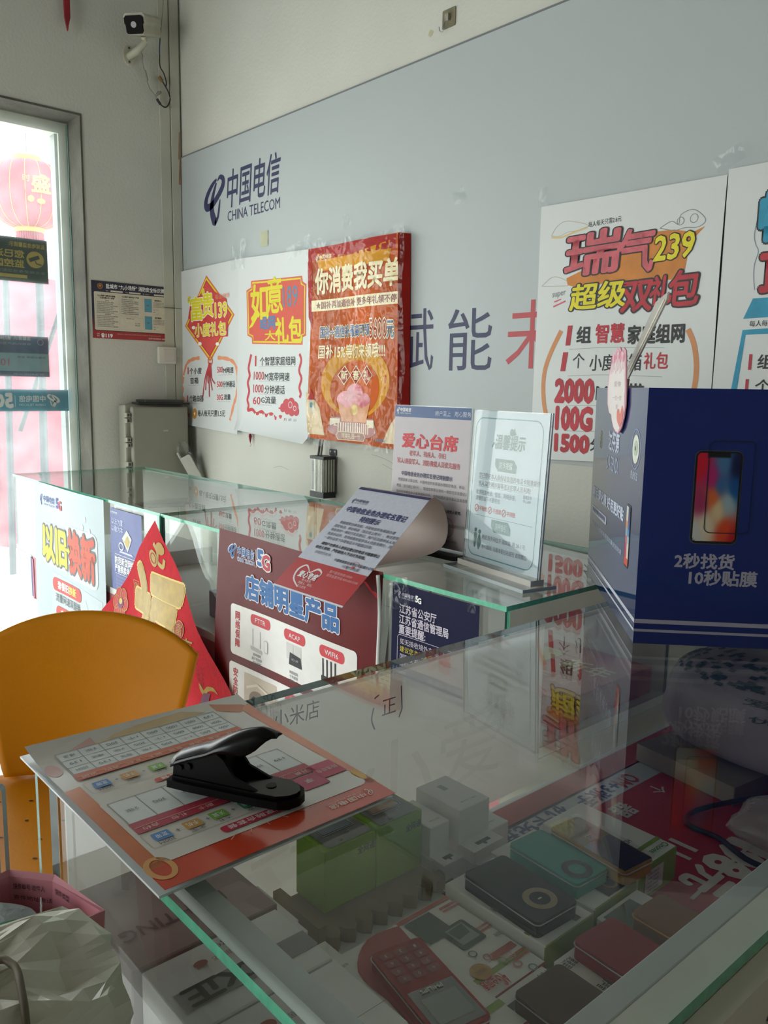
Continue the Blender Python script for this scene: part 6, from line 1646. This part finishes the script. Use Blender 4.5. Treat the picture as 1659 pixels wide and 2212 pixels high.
# far end: kraft slab, grey carrier bag, clear bag with black cord
KF = M('kraft_slab', '#83796a', .8, var=.08, scale=12)
def rotbox(name, label, cat, cx, cy, L_, W_, z0, z1, rot, m):
    c, sn = math.cos(rot), math.sin(rot)
    g = G(); g.prism([(cx + c * a - sn * b, cy + sn * a + c * b) for a, b in ((-L_ / 2, -W_ / 2), (L_ / 2, -W_ / 2), (L_ / 2, W_ / 2), (-L_ / 2, W_ / 2))], z0, z1, m)
    return tag(g.build(name, bevel=.001, seg=1), label, cat)
rotbox('kraft_box', 'flat kraft paper box under the grey carrier bag', 'box', 3.085, -.785, .17, .10, SH + .0025, .698, -.14, KF)
t = thing('carrier_bag', 'grey plastic carrier bag with dark green print heaped at the far end', 'bag', (3.17, -.69, .69))
BGM = M('bag_grey', '#8c8389', .45, var=.08, scale=9, bump=.35, bscale=25)
def blob(cx, cy, cz, rx, ry, rz, seed, rot=0, sharp=.12):
    rnd = random.Random(seed); ph = [rnd.uniform(0, 6.3) for _ in range(8)]
    def fn(i, j):
        th, f = 2 * math.pi * i, math.pi * (j - .5)
        x, y, z = math.cos(f) * math.cos(th), math.cos(f) * math.sin(th), math.sin(f)
        k = 1 + sharp * (math.sin(3 * th + ph[0] + 2 * z) + .6 * math.sin(5 * th + ph[1] - 3 * z) + .5 * math.sin(4 * z + 2 * th + ph[2])) * math.cos(f)
        z = max(z, -.55)
        X, Y = x * rx * k, y * ry * k
        return Vector((cx + X * math.cos(rot) - Y * math.sin(rot), cy + X * math.sin(rot) + Y * math.cos(rot), cz + z * rz * (1 + .5 * sharp * math.sin(2 * th + ph[3]))))
    return fn
bf = blob(3.185, -.705, .765, .215, .105, .105, 4, .10, .055)
g = G(); g.grid(56, 28, bf, BGM); g.build('bag_body', t)
bagn = lambda i, j: bf(i, j) + (bf(i, j) - Vector((3.185, -.705, .765))).normalized() * .0015
GRB = ink('#2c4a3f')
rnd = random.Random(2)
g = G()
for k in range(90):
    i = .52 + .20 * rnd.random(); j = .66 + .17 * rnd.random(); d = .010
    g.add([bagn(i, j), bagn(i + d, j), bagn(i + d, j + d * 1.6), bagn(i, j + d * 1.6)], [(0, 1, 2, 3)], GRB)
gp = g.build('printed_pattern', t); gp['kind'] = 'stuff'
s = S(lambda u, v, h: bagn(.80 + u, .62 + v), eps=0, sub=.02)
s.text('MAN', -.06, .06, .10, .07, GRB, 1, off=.05); s.text('爱世界', -.09, .02, .02, .035, GRB, 1); s.text('优品生活', -.08, .05, -.05, .03, GRB, 1)
s.build('lettering', t)
t = thing('clear_bag', 'clear plastic bag with a black cord on the promo sheet', 'bag', (3.25, -.86, .69))
bf2 = blob(3.285, -.875, .698, .095, .060, .040, 9, .5, .14)
g = G(); g.grid(32, 16, bf2, M('clear_bag_film', '#c9c2c2', .15, alpha=.45, bump=.4, bscale=30, coat=.5)); g.build('bag_film', t)
g = G(); g.tube(smooth2([(3.30, -.805, .705), (3.26, -.79, .700), (3.20, -.815, .690), (3.155, -.865, .678), (3.135, -.915, .6725), (3.150, -.945, .6725), (3.19, -.945, .6725), (3.235, -.965, .6725), (3.265, -.962, .6725), (3.262, -.94, .676), (3.29, -.925, .69)]), .0035, ink('#17171a'), 8); g.build('black_cord', t)

# ------------------------------------------------------------------ yellow chair on the customer side
t = thing('yellow_chair', 'mustard yellow plastic chair with fan back beyond the counter corner', 'chair', (2.22, -1.475, 0))
YC = M('chair_mustard', '#c67c00', .5, var=.05, scale=6, bump=.04, bscale=150, spec=.2)
CHR = M('chair_chrome', '#b4b6b8', .2, metal=.9)
hd = Vector((.745, -.667, 0)); rd_ = Vector((hd.y * -1, hd.x, 0)); rd_ = Vector((.667, .745, 0)); bc = Vector((2.066, -1.318, 0))
def back(i, j):
    a = (i - .5) * 2
    hw = .150 + .072 * j ** .8
    zt = .786 - .052 * a * a - .02 * a ** 4
    zb = .462 + .010 * a * a
    z = zb + (zt - zb) * j
    bow = .042 * a * a - .012 * math.sin(math.pi * j) - .045 * (j - .5)
    return bc + rd_ * (a * hw) + hd * bow + Vector((0, 0, z))
g = G(); g.grid(28, 20, back, YC); g.build('backrest', t, solid=.008)
sc_ = Vector((2.235, -1.482, 0))
def seat(i, j):
    a, b_ = (i - .5) * 2, (j - .5) * 2
    k = (abs(a) ** 5 + abs(b_) ** 5) ** .2
    k = max(abs(a), abs(b_)) / k if k else 1
    z = .452 - .018 * math.cos(a * 1.3) * math.cos(b_ * 1.3) + .016 * max(0, -b_ - .6) - .02 * max(0, b_ - .7)
    return sc_ + rd_ * (a * .215 * k) + hd * (b_ * .205 * k) + Vector((0, 0, z))
g = G(); g.grid(24, 24, seat, YC); seat_part = g.build('seat', t, solid=.008)
s = S(lambda u, v, h: seat(u, v) + Vector((0, 0, .0092)), eps=0)
hm = ink('#1f1605')
for r in range(5):
    for c in range(5):
        s.disc(.18 + .16 * c + .04 * (r % 2), .20 + .15 * r, .010, hm, 0, n=10, ry=.006)
s.build('vent_holes', seat_part, label='small oval holes in the seat')
for sgn in (-1, 1):
    f0, b0 = sc_ + rd_ * (.15 * sgn) + hd * .13, sc_ + rd_ * (.15 * sgn) - hd * .15
    g = G(); g.tube([f0 + Vector((0, 0, .43)), f0 + hd * .04 + rd_ * .02 * sgn + Vector((0, 0, .0))], .011, CHR, 10); g.build('leg', t)
    g = G(); g.tube([b0 + Vector((0, 0, .43)), b0 - hd * .05 + rd_ * .02 * sgn], .011, CHR, 10); g.build('leg', t)
    g = G(); g.tube(smooth2([f0 + Vector((0, 0, .428)), b0 + Vector((0, 0, .428)), b0 - hd * .05 + Vector((0, 0, .45)), bc + rd_ * (.11 * sgn) - hd * .045 + Vector((0, 0, .60))]), .010, CHR, 10); g.build('side_frame', t)

# ------------------------------------------------------------------ side table at the near end with a small pink box and bag
t = thing('side_table', 'small white side table beside the near end of the counter', 'table', (3.08, -1.95, 0))
g = G(); g.box((2.90, -2.15, .770), (3.235, -1.716, .790), WB); g.build('tabletop', t, bevel=.002)
for x in (2.92, 3.215):
    for y in (-2.13, -1.747):
        g = G(); g.tube([(x, y, 0), (x, y, .77)], .012, CHR, 10); g.build('leg', t)
t = thing('pink_box', 'small open pink carton of packaging at the lower left', 'box', (3.06, -1.78, .79))
PKC = M('pink_carton', '#e094a0', .6, var=.06, scale=25)
rim = [(3.110, -1.7185), (3.050, -1.732), (3.021, -1.756), (3.036, -1.862), (3.112, -1.864)]
cen = (3.068, -1.79)
g = G()
n = len(rim)
lo = [Vector((p[0] * .94 + cen[0] * .06, p[1] * .94 + cen[1] * .06, .7905)) for p in rim]; hi = [Vector((p[0], p[1], .868 + (.004 if k in (1, 2) else 0))) for k, p in enumerate(rim)]
hin = [Vector((p[0] * .96 + cen[0] * .04, p[1] * .96 + cen[1] * .04, .8678)) for p in rim]; lin_ = [q + Vector((0, 0, .004)) for q in lo]
lin_ = [Vector((q.x * .96 + cen[0] * .04, q.y * .96 + cen[1] * .04, q.z)) for q in lin_]
V_ = lo + hi + hin + lin_
F_ = []
for k in range(n):
    j = (k + 1) % n
    F_ += [(k, n + k, n + j, j), (n + k, 2 * n + k, 2 * n + j, n + j), (2 * n + k, 3 * n + k, 3 * n + j, 2 * n + j)]
F_ += [tuple(range(n)), tuple(reversed(range(3 * n, 4 * n)))]
g.add(V_, F_, PKC); g.build('carton', t)
def inner(a, b):
    A, B = hin[a], hin[b]
    d = (B - A).normalized(); nn = Vector((0, 0, 1)).cross(d); m_ = Vector((cen[0], cen[1], 0)) - A
    if nn.dot(m_) < 0: nn = -nn
    return A + nn * .0008, d
A, d = inner(1, 0)
s = S(lambda u, v, h: A + d * u + Vector((0, 0, -v)), eps=0); s.text('快件类型', .004, .022, .006, -.005, ink('#3c2026'), 1)
A, d = inner(2, 1); s2 = S(lambda u, v, h: A + d * u + Vector((0, 0, -v)), eps=0); s2.text('快件单号 收件人', .004, .030, .007, -.005, ink('#3c2026'), 1); s2.text('寄件地址电话', .004, .036, .016, -.004, ink('#3c2026'), 1)
s.build('inner_print', t); s2.build('inner_print', t)
t = thing('label_card', 'white barcode label card standing inside the pink carton', 'card', (3.09, -1.755, .80))
La, Lb = Vector((3.066, -1.752, .868)), Vector((3.100, -1.764, .842))
lf = frame(La + Vector((0, 0, -.034)), (.95, -.28, 0), (.06, .10, 1))
g = G(); g.prism([(0, .036), (.012, .036), (.040, .008), (.040, -.025), (0, -.025)], 0, .0006, PAPER, fn=lf); g.build('card', t)
s = S(lambda u, v, h: lf(u, v, .0008 + h), eps=.0002)
for k in range(9):
    s.rect(.002, .004 + .0034 * k, .006, .004 + .0034 * k + (.0012 if k % 3 else .0022), BLK, 0)
s.rect(.008, .004, .014, .014, ink('#3a3c40'), 0); s.stroke(smooth2([(.018, .006), (.022, .016), (.027, .012), (.034, .002)]), .001, BLK, 0); s.text('收件', .030, .038, .004, .004, GREY, 0)
s.build('print', t)
def pil(cx, cy, cz, rx, ry, rz, seed, rot):
    return blob(cx, cy, cz, rx, ry, rz, seed, rot, .10)
g = G(); g.grid(30, 14, pil(3.062, -1.784, .858, .036, .024, .014, 5, .5), M('white_bubble_film', '#c6cad0', .3, var=.05, bump=.4, bscale=120, alpha=.95)); tag(g.build('film_packet'), 'whitish translucent plastic packet lying in the pink carton', 'packet')
g = G(); g.box((3.046, -1.852, .7955), (3.074, -1.822, .852), M('yellow_carton', '#b0a33a', .5, var=.05)); tag(g.build('yellow_packet', bevel=.001), 'small mustard yellow box inside the pink carton', 'box')
g = G(); g.box((3.078, -1.850, .7955), (3.100, -1.812, .840), BLACKP); tag(g.build('black_packet', bevel=.002), 'small black packet inside the pink carton beside the yellow box', 'packet')

t = thing('white_plastic_bag', 'crumpled off-white plastic bag with brown cord handle at bottom left', 'bag', (3.14, -1.85, .79))
WBG = M('bag_offwhite', '#e6e0d0', .35, var=.04, scale=12, bump=.12, bscale=60, coat=.2)
_rb = random.Random(11)
BJ = [[(_rb.uniform(-1, 1), _rb.uniform(-1, 1), _rb.uniform(-1, 1)) for _i in range(19)] for _j in range(13)]
def bag_node(a, b):
    # faceted crumple: coarse nodes joined by straight folds
    a = a % 18
    th, j = 2 * math.pi * a / 18, b / 12
    sq = (abs(math.cos(th)) ** 5 + abs(math.sin(th)) ** 5) ** -.2
    sh = 1.0 - .06 * j if j < .7 else (.96 - .9 * ((j - .7) / .3) ** 1.3)
    z = .7905 + (.100 * min(1, j / .7)) + (.006 * (j - .7) / .3 if j > .7 else 0)
    q = BJ[b][a]
    k = .0 if b == 0 else (.006 if j <= .7 else .007)
    return Vector((3.170 + .051 * sq * sh * math.cos(th) + q[0] * k, -1.832 + .097 * sq * sh * math.sin(th) + q[1] * k, z + q[2] * k * (1.0 if b else 0) + .008 * j * math.sin(2 * th + 2.4)))
def bag(i, j):
    a, b = (i % 1.0) * 18, min(max(j, 0), .9999) * 12
    a0, b0 = int(a), int(b)
    fa, fb = a - a0, b - b0
    p = [bag_node(a0, b0), bag_node(a0 + 1, b0), bag_node(a0 + 1, b0 + 1), bag_node(a0, b0 + 1)]
    return p[0] * (1 - fa) * (1 - fb) + p[1] * fa * (1 - fb) + p[2] * fa * fb + p[3] * (1 - fa) * fb
g = G(); g.grid(36, 24, bag, WBG, smooth=False); g.build('bag_body', t, bevel=0)
bo = lambda i, j: bag(i, j) + Vector((0, 0, .0012)) + (bag(i, j) - Vector((3.170, -1.832, .82))).normalized() * .001
s = S(lambda u, v, h: bo(u, v), eps=0)
s.rrect(.42, .60, .50, .66, .02, ink('#6fb494'), 0)
s.build('green_print', t)
s = S(lambda u, v, h: bo(u, v), eps=0); s.disc(.93, .55, .012, ink('#b04a50'), 0, ry=.06); s.build('red_print', t)
g = G(); g.tube(smooth2([(3.150, -1.850, .890), (3.158, -1.822, .898), (3.163, -1.804, .901), (3.170, -1.800, .901), (3.178, -1.799, .901), (3.195, -1.802, .900), (3.214, -1.806, .893), (3.232, -1.812, .86)]), .0022, M('cord_brown', '#6f6250', .6), 8); g.build('cord_handle', t)
t = thing('acrylic_holder', 'clear acrylic card holder standing at the left edge of the side table', 'sign holder', (2.98, -1.745, .79))
af = frame((2.990, -1.752, .7955), (.66, .75, 0), (0, 0, 1))
g = G(); g.prism(rrpts(-.080, 0, .004, .131, .004), -.0035, .0035, ACRYL, fn=af, side=M('acrylic_edge', '#b9c4c4', .1)); g.build('clear_plate', t)
g = G(); g.prism([(-.076, .004), (-.002, .004), (-.002, .125), (-.076, .125)], -.0008, .0008, ink('#8a8c92'), fn=af); g.build('grey_insert', t)
g = G(); g.prism([(-.080, -.014), (.004, -.014), (.004, .014), (-.080, .014)], 0, .005, ACRYL, fn=lambda u, v, h: Vector((2.990 + .66 * u + .75 * v, -1.752 + .75 * u - .66 * v, .7903 + h))); g.build('foot', t)
